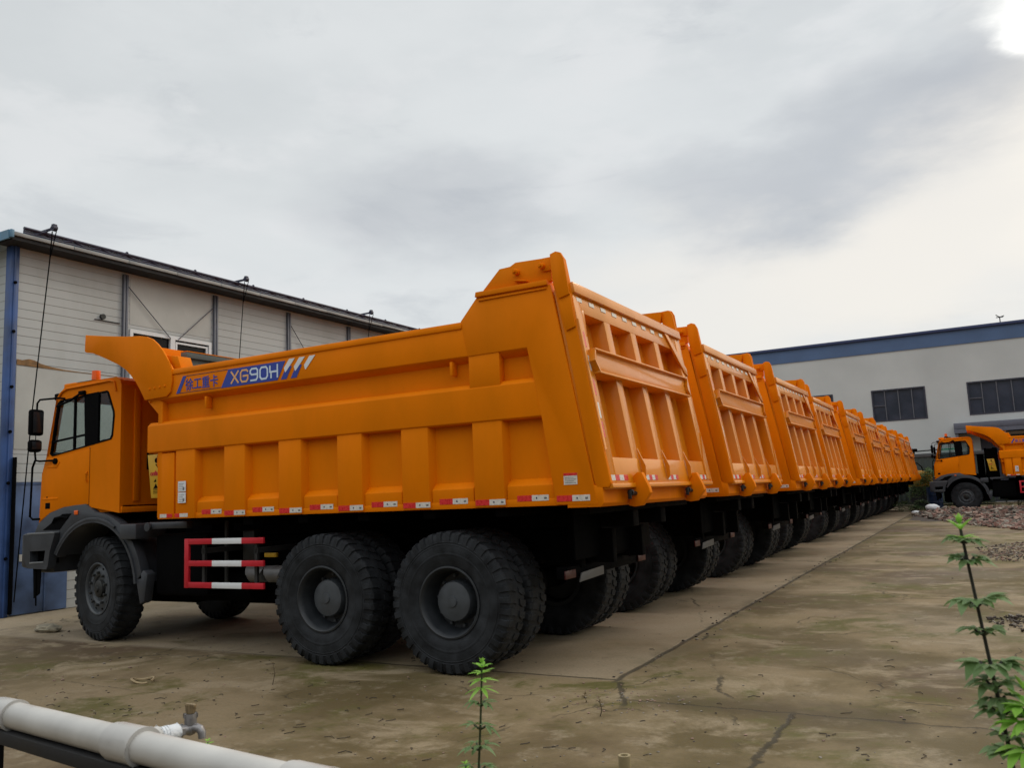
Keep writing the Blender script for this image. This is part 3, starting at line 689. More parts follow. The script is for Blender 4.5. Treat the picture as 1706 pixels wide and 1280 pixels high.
tag(T, 'nearest orange dump truck, whole side in view with blue and white lettering on the body', 'truck', 'orange dump trucks parked side by side in a row')
ALLK = list(COL.objects)
X0 = -3.0
spots = [(0, 6.95), (-.02, 11.23), (.03, 15.77), (-.06, 20.15), (0, 25.11), (0, 29.87), (-.09, 34.52), (-.10, 39.11), (-.03, 43.21), (-.05, 47.27)]
ordn = ['', 'second', 'third', 'fourth', 'fifth', 'sixth', 'seventh', 'eighth', 'ninth', 'tenth']
for i, (dx, y) in enumerate(spots):
    if i == 0: o = T
    else:
        o = copy_tree(T)
        o['label'] = (f'orange dump truck, {ordn[i]} in the row counting from the one nearest the camera' if i < 9
                      else 'farthest orange dump truck in the long row, last tailgate before the green bush')
    o.location = (X0+dx, y+HW, 0)
    if i: o.rotation_euler.z = math.radians((.0, .35, -.3, .25, .4, -.35, .3, -.25, .2, -.3)[i])
o = copy_tree(T); o.location = (6.92, 45.8+HW, 0); o['label'] = 'orange dump truck standing alone at right, cab and hoist visible behind the brick rubble'
del o['group']
if 'group' in o: pass

# ------------------------------------------------------------------ ground
def ground_mat():
    m, nt, P = newmat('yard_concrete'); L = nt.links
    g = node(nt, 'ShaderNodeNewGeometry'); sep = node(nt, 'ShaderNodeSeparateXYZ'); L.new(g.outputs['Position'], sep.inputs[0])
    def nz(sc_, det=8, rough=.6, vec=None, dist=0):
        n = node(nt, 'ShaderNodeTexNoise'); n.inputs['Scale'].default_value = sc_; n.inputs['Detail'].default_value = det; n.inputs['Roughness'].default_value = rough
        n.inputs['Distortion'].default_value = dist; L.new(vec or g.outputs['Position'], n.inputs['Vector']); return n.outputs[0]
    def rng(v, a, b_, c=0, d=1):
        n = node(nt, 'ShaderNodeMapRange', interpolation_type='SMOOTHSTEP'); L.new(v, n.inputs[0])
        for i, q in enumerate((a, b_, c, d)): n.inputs[i+1].default_value = q
        return n.outputs[0]
    def mth(op, a, b_=None, c=None):
        n = node(nt, 'ShaderNodeMath', operation=op)
        for i, q in enumerate((a, b_, c)):
            if q is None: continue
            if isinstance(q, (int, float)): n.inputs[i].default_value = q
            else: L.new(q, n.inputs[i])
        return n.outputs[0]
    def mix(f, a, b_):
        n = node(nt, 'ShaderNodeMix', data_type='RGBA')
        for i, q in ((0, f), (6, a), (7, b_)):
            if isinstance(q, (int, float)): n.inputs[i].default_value = q
            elif isinstance(q, tuple): n.inputs[i].default_value = q+(1,)
            else: L.new(q, n.inputs[i])
        return n.outputs[2]
    c = mix(rng(nz(.35, 9, .62), .42, .58), (.105, .085, .045), (.235, .195, .130))
    c = mix(rng(nz(.9, 10, .7, dist=.4), .50, .62), c, (.098, .092, .036))           # moss
    c = mix(rng(nz(.22, 6, .6), .50, .62), c, (.098, .072, .046))                     # damp brown
    # paler slab strip alongside the trucks
    wob = mth('MULTIPLY', mth('SUBTRACT', nz(1.1, 4), .5), .22)
    xl = mth('ADD', sep.outputs[0], wob)
    pale = mth('MULTIPLY', rng(xl, -3.00, -3.12, 0, 1), rng(sep.outputs[1], 7.2, 7.4, 0, 1))
    pale = mth('MULTIPLY', pale, rng(nz(.6, 8, .65), .30, .60, .35, 1))
    c = mix(mth('MULTIPLY', pale, .9), c, (.34, .295, .225))
    c = mix(rng(nz(3.1, 12, .75), .52, .66, 0, .55), c, (.32, .28, .21))             # worn pale patches
    st = node(nt, 'ShaderNodeMapping'); st.inputs['Scale'].default_value = (.75, 1.15, 1); st.inputs['Rotation'].default_value = (0, 0, .5); L.new(g.outputs['Position'], st.inputs[0])
    c = mix(rng(nz(1.15, 9, .68, st.outputs[0], .6), .52, .66, 0, .85), c, (.31, .265, .19))      # trodden, bleached streaks
    c = mix(rng(nz(.75, 9, .7, st.outputs[0], .8), .26, .42, .75, 0), c, (.082, .070, .030))      # algae in the low spots
    c = mix(rng(nz(5.5, 12, .8), .56, .68, 0, .7), c, (.060, .048, .026))            # dark specks
    c = mix(rng(nz(38, 6, .7), .40, .70, 0, .35), c, (.10, .09, .07))
    # joints and cracks
    def line(v, at, w, wobs=.05, k=2.3):
        wv = mth('MULTIPLY', mth('SUBTRACT', nz(k, 7, .7), .5), wobs*2)
        d = mth('ABSOLUTE', mth('SUBTRACT', mth('ADD', v, wv), at)); return rng(d, w*.25, w, 1, 0)
    X, Yc = sep.outputs[0], sep.outputs[1]
    j1 = mth('MULTIPLY', line(X, -3.07, .045, .06), rng(Yc, 7.15, 7.3, 0, 1))
    j2 = mth('MULTIPLY', line(Yc, 7.31, .035, .05), rng(X, -2.95, -3.1, 0, 1))
    j2 = mth('MULTIPLY', j2, rng(X, -9, -5.5, .15, 1))
    j3 = mth('MULTIPLY', line(mth('ADD', X, mth('MULTIPLY', mth('ADD', Yc, -7.3), .45)), -3.04, .04, .12), mth('MULTIPLY', rng(Yc, 7.3, 7.2, 0, 1), rng(Yc, 6.3, 6.6, 0, 1)))
    j4 = mth('MULTIPLY', line(mth('ADD', Yc, mth('MULTIPLY', X, .05)), 5.15, .012, .12), rng(nz(.8, 2), .45, .6, .0, .5))
    j5 = mth('MULTIPLY', line(mth('ADD', X, mth('MULTIPLY', Yc, .35)), .45, .03, .25, 1.2), rng(nz(.9, 2), .45, .6, 0, .9))
    j6 = mth('MULTIPLY', line(Yc, 13.4, .04, .08), rng(nz(.7, 2), .35, .6, .0, .6)); j7 = mth('MULTIPLY', line(Yc, 20.5, .05, .08), .5)
    jj = j1
    # open crack running to the bottom edge, and a wandering one across the damp hollow
    j8 = mth('MULTIPLY', line(X, -1.40, .035, .10, 4), mth('MULTIPLY', rng(Yc, 6.75, 6.6, 0, 1), 1.0))
    j9 = mth('MULTIPLY', line(Yc, 6.66, .022, .14, 3), rng(X, -2.9, -2.6, 0, .7))
    damp = mth('MULTIPLY', line(Yc, 6.75, .42, .30, 1.3), mth('MULTIPLY', rng(X, -3.0, -2.2, 0, .75), rng(nz(1.7, 6), .36, .55, .3, 1)))
    c = mix(damp, c, (.075, .060, .036))
    for q in (j2, j3, j4, j5, j6, j7, j8, j9): jj = mth('MAXIMUM', jj, q)
    halo = mth('MULTIPLY', line(X, -3.0, .32, .2, 1.5), mth('MULTIPLY', rng(Yc, 7.2, 8, 0, .55), rng(nz(1.4, 5), .42, .6)))
    c = mix(halo, c, (.085, .075, .045))
    vo = node(nt, 'ShaderNodeTexVoronoi', feature='DISTANCE_TO_EDGE'); vo.inputs['Scale'].default_value = .55
    dv = node(nt, 'ShaderNodeVectorMath', operation='ADD'); nv = node(nt, 'ShaderNodeTexNoise'); nv.inputs['Scale'].default_value = 1.5; nv.inputs['Detail'].default_value = 6
    L.new(g.outputs['Position'], nv.inputs['Vector']); L.new(g.outputs['Position'], dv.inputs[0])
    sv = node(nt, 'ShaderNodeVectorMath', operation='SCALE'); sv.inputs[3].default_value = .9; L.new(nv.outputs[1], sv.inputs[0]); L.new(sv.outputs[0], dv.inputs[1])
    L.new(dv.outputs[0], vo.inputs['Vector'])
    ck = mth('MULTIPLY', rng(vo.outputs[0], .002, .012, 1, 0), rng(nz(.5, 3), .52, .6, 0, .8))
    jj = mth('MAXIMUM', jj, ck)
    c = mix(mth('MULTIPLY', jj, .8), c, (.030, .026, .018))
    hs = node(nt, 'ShaderNodeHueSaturation'); hs.inputs['Saturation'].default_value = 1.34; hs.inputs['Hue'].default_value = .492; hs.inputs['Value'].default_value = .93; L.new(c, hs.inputs['Color']); c = hs.outputs[0]
    L.new(c, P.inputs['Base Color'])
    L.new(rng(nz(.5, 5), .35, .65, .62, .92), P.inputs['Roughness']); P.inputs['Specular IOR Level'].default_value = .35
    h = mth('SUBTRACT', mth('MULTIPLY', nz(22, 10, .75), .35), jj)
    b = node(nt, 'ShaderNodeBump'); b.inputs['Strength'].default_value = .5; b.inputs['Distance'].default_value = .02
    L.new(h, b.inputs['Height']); L.new(b.outputs[0], P.inputs['Normal'])
    return m
M_GROUND = ground_mat()
m = MB(); m.face([(-250, -60, 0), (250, -60, 0), (250, 320, 0), (-250, 320, 0)]); g = m.build('ground', M_GROUND); tag(g, 'stained brown concrete yard with joints and cracks', 'ground', kind='structure')

# ------------------------------------------------------------------ white panel building on the left
def panel_mat(name, base, pitch, axis=2, dirt=(.31, .31, .285)):
    m, nt, P = newmat(name); L = nt.links
    g = node(nt, 'ShaderNodeNewGeometry'); sep = node(nt, 'ShaderNodeSeparateXYZ'); L.new(g.outputs['Position'], sep.inputs[0])
    fr = node(nt, 'ShaderNodeMath', operation='MULTIPLY'); fr.inputs[1].default_value = 1/pitch; L.new(sep.outputs[axis], fr.inputs[0])
    f2 = node(nt, 'ShaderNodeMath', operation='FRACT'); L.new(fr.outputs[0], f2.inputs[0])
    ln = node(nt, 'ShaderNodeMapRange'); ln.inputs[1].default_value = .0; ln.inputs[2].default_value = .07; ln.inputs[3].default_value = 1; ln.inputs[4].default_value = 0; L.new(f2.outputs[0], ln.inputs[0])
    nz = node(nt, 'ShaderNodeTexNoise'); nz.inputs['Scale'].default_value = .9; nz.inputs['Detail'].default_value = 9; nz.inputs['Roughness'].default_value = .65
    mp = node(nt, 'ShaderNodeMapping'); mp.inputs['Scale'].default_value = (1, 1, .35); L.new(g.outputs['Position'], mp.inputs[0]); L.new(mp.outputs[0], nz.inputs['Vector'])
    mr = node(nt, 'ShaderNodeMapRange'); mr.inputs[1].default_value = .45; mr.inputs[2].default_value = .8; mr.inputs[4].default_value = .6; L.new(nz.outputs[0], mr.inputs[0])
    mx = node(nt, 'ShaderNodeMix', data_type='RGBA'); mx.inputs[6].default_value = base+(1,); mx.inputs[7].default_value = dirt+(1,); L.new(mr.outputs[0], mx.inputs[0])
    m2 = node(nt, 'ShaderNodeMix', data_type='RGBA'); m2.inputs[7].default_value = tuple(c*.45 for c in base)+(1,)
    k = node(nt, 'ShaderNodeMath', operation='MULTIPLY'); k.inputs[1].default_value = .75; L.new(ln.outputs[0], k.inputs[0])
    L.new(k.outputs[0], m2.inputs[0]); L.new(mx.outputs[2], m2.inputs[6]); L.new(m2.outputs[2], P.inputs['Base Color'])
    b = node(nt, 'ShaderNodeBump'); b.inputs['Strength'].default_value = .5; b.inputs['Distance'].default_value = .02; b.invert = True
    L.new(ln.outputs[0], b.inputs['Height']); L.new(b.outputs[0], P.inputs['Normal'])
    P.inputs['Roughness'].default_value = .55
    return m
M_PANEL = panel_mat('white_wall_panels', (.465, .485, .48), .165)
M_SMOOTHW = plain('off_white_sheet', (.46, .465, .44), .6, var=.12, scale=1.2)
M_BCOL = plain('blue_steel', (.030, .075, .22), .5, var=.35, scale=2.5)
M_BGRY = plain('bluegrey_steel', (.115, .125, .155), .5, var=.25, scale=3)
M_BDOOR = plain('blue_door_sheet', (.065, .11, .22), .5, var=.6, scale=1.8)
M_DKB = plain('dark_blue_metal', (.020, .020, .045), .5, var=.3)
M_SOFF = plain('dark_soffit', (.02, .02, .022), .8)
M_ROOF = plain('roof_blue', (.10, .22, .33), .5, var=.15)
M_VOID = plain('dark_room', (.004, .004, .005), .9)
XB, YB0, YB1, HB = -14.9, 8.62, 44.0, 6.58
LB = empty('panel_building', (XB-5, 20, 0)); tag(LB, 'long white panelled prefab building with blue corner post behind the nearest truck cab', 'building')
def at(o): # parent keeping world coordinates
    pass
class WB(MB):
    def build(s, name, mats, parent=None, **k):
        if parent is not None:
            s.bm.transform(Matrix.Translation(-parent.location))
        return MB.build(s, name, mats, parent, **k)
colY = [8.52, 10.85, 13.17, 15.5, 17.82, 20.3, 22.6, 24.9, 27.2, 29.5, 31.8, 34.1, 36.4, 38.7, 41.0, 43.3]
wy0, wy1, wz0, wz1 = 10.98, 13.06, 4.05, 5.42
m = WB(); m.holed([(YB0, 0), (YB1, 0), (YB1, HB), (YB0, HB)], [[(wy0, wz0), (wy1, wz0), (wy1, wz1), (wy0, wz1)]], XB-.12, XB, 'x')
m.box(XB-10, XB-.12, YB0, YB0+.12, 0, HB); m.box(XB-10, XB-.12, YB1-.12, YB1, 0, HB); m.build('wall', M_PANEL, LB)
m = WB(); m.box(XB-.0, XB+.006, 10.98, 13.06, 5.52, HB-.02); m.build('smooth_panel', M_SMOOTHW, LB)
m = WB(); m.box(XB, XB+.008, 8.70, 10.75, 2.9, 4.40); m.build('smooth_panel', M_SMOOTHW, LB)
for y in colY[1:]:
    m = WB(); m.box(XB, XB+.06, y-.055, y-.01, 0, HB-.05, 0, .004); m.box(XB, XB+.03, y-.01, y+.01, 0, HB-.05, 0); m.box(XB, XB+.06, y+.01, y+.055, 0, HB-.05, 0, .004); m.build('post', M_BGRY, LB)
m = WB(); m.box(XB-.12, XB+.05, YB0-.10, YB0+.05, 0, HB, 0, .01); m.box(XB+.05, XB+.065, YB0-.05, YB0-.02, 0, HB, 0)
m.build('corner_post', M_BCOL, LB)
for z in (1.0, 2.3, 3.2, 4.0, 5.0, 5.9): m = WB(); m.cyl((XB+.06, YB0-.03, z), (XB+.085, YB0-.03, z), .03, 8); m.build('bolt', M_BLK, LB)
m = WB(); m.tube([(XB+.09, YB0+.06, .05), (XB+.09, YB0+.06, 2.75)], .035, 8); m.build('downpipe', M_BLK, LB)
# roof
m = WB(); m.prism([(XB+.42, HB+.11), (XB+.42, HB+.145), (XB-5, HB+.60), (XB-10.4, HB+.145), (XB-10.4, HB+.11), (XB-5, HB+.5)], YB0-.35, YB1+.3, 'y'); m.build('roof', M_ROOF, LB)
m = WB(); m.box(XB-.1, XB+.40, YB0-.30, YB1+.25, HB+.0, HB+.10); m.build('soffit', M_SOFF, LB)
m = WB(); 
y = YB0-.33
while y < YB1:
    m.box(XB+.40, XB+.44, y, y+1.16, HB+.075+random.uniform(-.008, .008), HB+.135, 0, .004); y += 1.17
m.build('fascia', plain('fascia_sheet', (.30, .30, .29), .6, var=.25, scale=2), LB)
m = WB(); m.box(XB+.36, XB+.46, YB0-.36, YB0-.30, HB+.02, HB+.16, 0, .004); m.box(XB-10.4, XB+.40, YB0-.37, YB0-.34, HB+.0, HB+.16); m.build('gable_trim', M_ROOF, LB)
# dark lattice rail along the eave
m = WB(); z0, z1 = HB+.14, HB+.25
m.tube([(XB+.40, YB0-.1, z1), (XB+.40, YB1, z1)], .030, 6); m.tube([(XB+.40, YB0-.1, z0+.02), (XB+.40, YB1, z0+.02)], .028, 6)
y = YB0; k = 0
while y < YB1-.5:
    m.tube([(XB+.40, y, z0), (XB+.40, y+.28, z1)], .025, 5); m.tube([(XB+.40, y+.28, z1), (XB+.40, y+.56, z0)], .025, 5)
    if k % 3 == 0: m.ico((XB+.40, y+.3, z1+.03), .035, 1)
    y += .56; k += 1
m.box(XB+.375, XB+.395, YB0-.1, YB1, z0-.005, z1-.03); m.build('eave_lattice', M_DKB, LB)
# window
m = WB(); m.holed([(wy0, wz0), (wy1, wz0), (wy1, wz1), (wy0, wz1)], [[(wy0+.07, wz0+.07), (wy0+.98, wz0+.07), (wy0+.98, wz1-.07), (wy0+.07, wz1-.07)], [(wy0+1.10, wz0+.07), (wy1-.07, wz0+.07), (wy1-.07, wz1-.07), (wy0+1.10, wz1-.07)]], XB-.06, XB+.03, 'x')
w_ = m.build('window', M_WHT, LB)
m = WB(); m.holed([(wy0+1.13, wz0+.1), (wy1-.09, wz0+.1), (wy1-.09, wz1-.11), (wy0+1.13, wz1-.11)], [[(wy0+1.17, wz0+.14), (wy1-.13, wz0+.14), (wy1-.13, wz1-.15), (wy0+1.17, wz1-.15)]], XB-.04, XB+.012, 'x')
m.build('sash', M_WHT, LB)
m = WB(); m.box(XB-.035, XB-.030, wy0+.07, wy1-.07, wz0+.07, wz1-.07); m.build('window_pane', plain('dark_pane', (.004, .004, .006), .25, spec=.15), LB)
m = WB(); m.box(XB-3, XB-.15, wy0-.2, wy1+.2, wz0-.2, wz1+.2); m.build('dark_room', M_VOID, LB)
# braces
for (ya, za), (yb, zb) in (((10.87, 6.32), (11.95, 5.35)), ((13.12, 6.25), (12.15, 5.36)), ((15.52, 6.25), (16.7, 4.9)), ((17.78, 6.0), (16.9, 4.9)), ((20.3, 6.25), (21.4, 4.9))):
    m = WB(); m.tube([(XB+.05, ya, za), (XB+.05, yb, zb)], .009, 5); m.build('brace_rod', M_DKB, LB)
m = WB(); m.cyl((XB, 10.36, 5.57), (XB+.05, 10.36, 5.57), .055, 14); m.box(XB, XB+.02, 10.2, 10.75, 5.49, 5.505); m.build('pipe_stub', M_DGR, LB)
# rusty smear and seam above the sheet
m = WB(); pts = [(8.70, 4.42), (9.5, 4.40), (10.70, 4.40), (10.70, 4.406), (9.9, 4.412), (9.6, 4.42), (9.35, 4.445), (9.15, 4.48), (9.02, 4.53), (8.92, 4.545), (8.80, 4.51), (8.70, 4.52)]
m.prism(pts, XB+.010, XB+.016, 'x'); m.build('rust_stain', plain('rust', (.24, .13, .05), .8, var=.5, scale=6), LB)
# blue door with torn notices
m = WB(); m.box(XB+.0, XB+.045, 8.72, 9.74, .02, 2.26, 0, .005); m.box(XB+.045, XB+.06, 9.30, 9.325, .02, 2.26); m.box(XB+.0, XB+.05, 8.72, 9.80, 2.262, 2.31); dr = m.build('door', M_BDOOR, LB)
m = WB()
for y, z, w, h in ((8.83, .93, .17, .12), (9.13, .95, .22, .20), (9.12, 1.15, .25, .12), (8.98, .82, .12, .13), (9.2, 1.4, .1, .12)):
    m.box(XB+.061, XB+.064, y, y+w, z, z+h)
m.build('torn_notice', M_SMOOTHW, LB)
# hoist arms on the roof edge
for i, (y, lab) in enumerate(((8.95, 'dark pulley arm with hanging cable at the corner of the white building roof'), (13.55, 'dark pulley arm on the roof edge above the building window'), (18.1, 'dark pulley arm on the roof edge nearest the truck body top'))):
    A_ = empty('pulley_arm', (XB+.3, y, HB+.3)); tag(A_, lab, 'pulley arm', 'pulley arms along the white building roof')
    m = WB(); z = HB+.32
    m.box(XB-.55, XB+.60, y-.02, y+.02, z-.022, z+.022, 0, .006); m.box(XB-.02, XB+.08, y-.03, y+.03, z-.08, z+.07, 0, .01); m.tube([(XB-.5, y, HB+.12), (XB-.5, y, z)], .03, 6); m.tube([(XB+.38, y, HB+.2), (XB+.2, y, z)], .02, 6)
    m.tube([(XB+.02, y, HB+.17), (XB+.02, y, z)], .03, 6)
    m.build('arm', M_DKB, A_)
    m = WB(); m.cyl((XB+.60, y-.035, z), (XB+.60, y+.035, z), .055, 14, bev=.008); m.box(XB+.57, XB+.64, y-.04, y+.04, z-.02, z+.075, 0, .01); m.build('pulley', M_DKB, A_)
    m = WB()
    if i == 0: m.tube([(XB+.55, y, z-.05), (XB+.50, y, HB-.25), (XB+.30, y-.12, 3.5), (XB+.12, y-.22, .25)], .011, 5)
    else: m.tube([(XB+.55, y, z-.05), (XB+.50, y, HB-.25), (XB+.35, y-.02, 4.5), (XB+.2, y-.05, .3)], .009, 5)
    m.tube([(XB+.68, y, z-.05), (XB+.50, y+.01, HB-.2)], .009, 5)
    m.build('cable', M_BLK, A_)

# ------------------------------------------------------------------ factory hall on the right
YF = 60
M_FAC = plain('pale_render', (.55, .56, .545), .75, var=.08, scale=.35, bump=.15, bscale=3, coord='Object')
M_BAND = plain('blue_fascia', (.078, .135, .26), .5, var=.12, scale=.5)
M_BAND2 = plain('blue_capping', (.035, .05, .13), .5, var=.1)
M_FRAME = plain('dark_frame', (.035, .036, .055), .5)
M_MULL = plain('mullion_grey', (.12, .12, .14), .5)
FB = empty('factory_hall', (8, YF+12, 0)); tag(FB, 'pale grey factory hall with a blue roof band and dark strip windows beyond the yard', 'building')
wins = [(-11.4, -8.2), (-5.8, -2.57), (-.2, 3.05), (5.4, 8.6), (11, 14.2)]
m = WB(); m.holed([(-22, 0), (36, 0), (36, 10.02), (-22, 10.02)], [[(a, 5.45), (b_, 5.45), (b_, 7.55), (a, 7.55)] for a, b_ in wins]+[[(0.2, .02), (7.8, .02), (7.8, 4.1), (.2, 4.1)]], YF, YF+.3, 'y')
m.box(-22, -21.7, YF+.3, YF+24, 0, 10.02); m.build('wall', M_FAC, FB)
m = WB(); m.box(-22.05, 36, YF-.05, YF+.3, 10.02, 10.92); m.box(-22.05, -21.7, YF+.3, YF+24, 10.02, 10.92); m.build('roof_band', M_BAND, FB)
m = WB(); m.box(-22.2, 36, YF-.20, YF+.2, 10.92, 11.10, 0, .02); m.prism([(YF+.2, 11.0), (YF+24, 12.2), (YF+24, 12.0), (YF+.2, 10.92)], -22, 36, 'x'); m.build('roof', M_BAND2, FB)
for a, b_ in wins:
    m = WB(); m.holed([(a, 5.45), (b_, 5.45), (b_, 7.55), (a, 7.55)], [[(a+.09, 5.54), (b_-.09, 5.54), (b_-.09, 7.46), (a+.09, 7.46)]], YF-.03, YF+.12, 'y'); f = m.build('window', M_FRAME, FB)
    m = WB(); W4 = (b_-a)/4
    for k in (1, 2, 3): m.box(a+W4*k-.025, a+W4*k+.025, YF+.01, YF+.10, 5.5, 7.5)
    m.box(a+.05, a+W4, YF+.02, YF+.09, 6.48, 6.52); m.build('mullion', M_MULL, FB)
    m = WB(); m.box(a+.05, b_-.05, YF+.11, YF+.13, 5.5, 7.5); m.build('window_pane', M_WGLASS, FB)
m = WB(); m.box(-1.15, 8.8, YF-1.5, YF-.002, 4.55, 4.92, 0, .03); m.box(-1.15, 8.8, YF-1.48, YF-1.40, 4.3, 4.55, 0); m.box(-1.1, -.95, YF-1.4, YF, 3.8, 4.55, 0); m.build('canopy', plain('canopy_grey', (.12, .125, .16), .6), FB)
m = WB(); m.box(.2, 7.8, YF+.2, YF+.25, 0, 4.1); m.build('door', M_FRAME, FB)
m = WB(); m.box(-1.14, 8.8, YF-1.39, YF-.01, 4.28, 4.34); m.build('canopy_soffit', M_DKB, FB)
m = WB(); m.cyl((2.05, YF+.1, 11.0), (2.05, YF+.1, 11.5), .03, 8); m.box(1.85, 2.25, YF+.05, YF+.15, 11.43, 11.47); m.tube([(1.85, YF+.1, 11.62), (2.05, YF+.1, 11.45), (2.3, YF+.1, 11.52)], .03, 5)
an = m.build('antenna', M_DGR); tag(an, 'small aerial standing on the blue roof edge of the factory hall', 'antenna')

# unseen dark wall added behind the camera to block low sky light
m = MB(); m.box(-45, 45, -4.4, -4.0, 0, 3.4, 0); m.box(-45.1, 45.1, -4.5, -3.9, 3.4, 3.55, 0, .01)
o = m.build('light_block_wall', plain('light_block_dark', (.06, .055, .05), .9, var=.3, scale=.6)); tag(o, 'long dark wall added unseen behind the camera to block low sky light', 'wall')
# things between the last truck and the lone truck
SH = empty('storage_container', (-3.5, 57, 0)); tag(SH, 'dark green storage container in front of the factory hall, beyond the bush', 'container')
m = WB(); m.box(-8.5, .6, 55.5, 58, .12, 3.05, 0, .03)
for k in range(30): m.box(-8.4+k*.3, -8.25+k*.3, 55.46, 55.5, .3, 2.85)
m.build('shell', plain('container_green', (.040, .055, .05), .6, var=.3, scale=1), SH)
m = WB(); m.box(-8.55, .65, 55.42, 55.5, 2.88, 3.10, 0, .02); m.build('top_rail', plain('container_rail', (.06, .065, .07), .6), SH)
LM = empty('floodlight', (-3.35, 55.6, 3.1)); tag(LM, 'small dark lamp on a bar on top of the green container', 'lamp')
m = WB(); m.cyl((-3.35, 55.6, 3.08), (-3.35, 55.6, 3.3), .05, 8); m.box(-3.55, -3.15, 55.45, 55.7, 3.22, 3.42, 0, .05, ); m.build('lamp_head', M_BLK, LM)
m = WB(); m.tube([(-3.2, 55.6, 3.25), (-1.9, 55.6, 3.3)], .045, 6); m.build('lamp_bar', M_DGR, LM)
LD = empty('wheel_loader', (-4.2, 53.2, 0)); tag(LD, 'yellow loader hood with a black hose, half hidden behind the last truck of the row', 'loader')
MY = plain('loader_yellow', (.60, .27, .02), .45, var=.15)
m = WB(); m.prism([(-5.4, 1.2), (-2.6, 1.2), (-2.35, 1.45), (-2.4, 1.95), (-2.9, 2.08), (-3.35, 2.12), (-3.6, 2.35), (-5.4, 2.4)], 52.6, 53.9, 'y', 0, .05); m.build('hood', MY, LD)
m = WB(); m.tube([(-3.5, 52.55, 2.35), (-3.3, 52.5, 2.55), (-3.05, 52.5, 2.5), (-2.85, 52.5, 2.3), (-2.8, 52.55, 2.05)], .035, 6); m.build('hose', M_BLK, LD)
for x in (-4.9, -3.0):
    for y in (52.6, 53.9):
        m = WB(); m.cyl((x, y-.2, .62), (x, y+.2, .62), .6, 24, bev=.06); w = m.build('wheel', M_RUB, LD)
DR = WB(); DR.cyl((-2.25, 50.2, 0), (-2.25, 50.2, 1.15), .38, 24, bev=.02)
for z in (.38, .77): DR.lathe([(.385, z-.02), (.40, z), (.385, z+.02)], 24, 0, Matrix.Translation((-2.25, 50.2, 0)) @ Matrix(((1, 0, 0, 0), (0, 0, 1, 0), (0, 1, 0, 0), (0, 0, 0, 1))))
dr = DR.build('drum', plain('drum_blue', (.012, .035, .10), .5, var=.3)); tag(dr, 'dark blue drum in the shade before the lone truck bumper', 'drum')

# ------------------------------------------------------------------ vegetation
def leaf_mat(name, col, col2):
    m, nt, P = newmat(name); L = nt.links
    g = node(nt, 'ShaderNodeNewGeometry'); mx = node(nt, 'ShaderNodeMix', data_type='RGBA')
    mx.inputs[6].default_value = col+(1,); mx.inputs[7].default_value = col2+(1,)
    L.new(g.outputs['Random Per Island'], mx.inputs[0]); L.new(mx.outputs[2], P.inputs['Base Color'])
    P.inputs['Roughness'].default_value = .55; P.inputs['Specular IOR Level'].default_value = .3
    tr = node(nt, 'ShaderNodeBsdfTranslucent'); L.new(mx.outputs[2], tr.inputs[0])
    ms = node(nt, 'ShaderNodeMixShader'); ms.inputs[0].default_value = .35
    L.new(P.outputs[0], ms.inputs[1]); L.new(tr.outputs[0], ms.inputs[2]); L.new(ms.outputs[0], nt.nodes['Material Output'].inputs[0]); return m
M_LEAF = leaf_mat('leaf_green', (.12, .21, .07), (.22, .32, .14))
M_TIP = leaf_mat('leaf_tip', (.22, .48, .05), (.36, .60, .12))
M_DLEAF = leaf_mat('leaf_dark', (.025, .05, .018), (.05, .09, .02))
M_STEM = plain('stem', (.035, .055, .02), .6)
M_DSTEM = plain('dark_stem', (.022, .022, .016), .6)
def leaf(bm, p, d, L_, w, droop=.3, mi=0, serr=False):
    """one pointed, folded and drooping leaf"""
    d = Vector(d).normalized(); side = d.cross(Vector((0, 0, 1)))
    if side.length < .05: side = Vector((1, 0, 0))
    side.normalize(); up = side.cross(d).normalized(); p = Vector(p)
    ts = [0, .18, .4, .62, .82, 1]; ws = [.08, .62, 1, .85, .45, 0]
    L_s, C_s, R_s = [], [], []
    for t, wv in zip(ts, ws):
        c = p+d*L_*t-Vector((0, 0, 1))*droop*L_*t*t
        C_s.append(bm.verts.new(c)); 
        k = random.uniform(.85, 1.1) if serr else 1
        L_s.append(bm.verts.new(c+side*w*.5*wv*k+up*w*.16*wv)); R_s.append(bm.verts.new(c-side*w*.5*wv*k+up*w*.16*wv))
    for i in range(5):
        for A_, B_ in ((L_s, C_s), (C_s, R_s)):
            f = bm.faces.new((A_[i], A_[i+1], B_[i+1], B_[i])); f.material_index = mi; f.smooth = True
def rdir(az, el): return (math.cos(az)*math.cos(el), math.sin(az)*math.cos(el), math.sin(el))

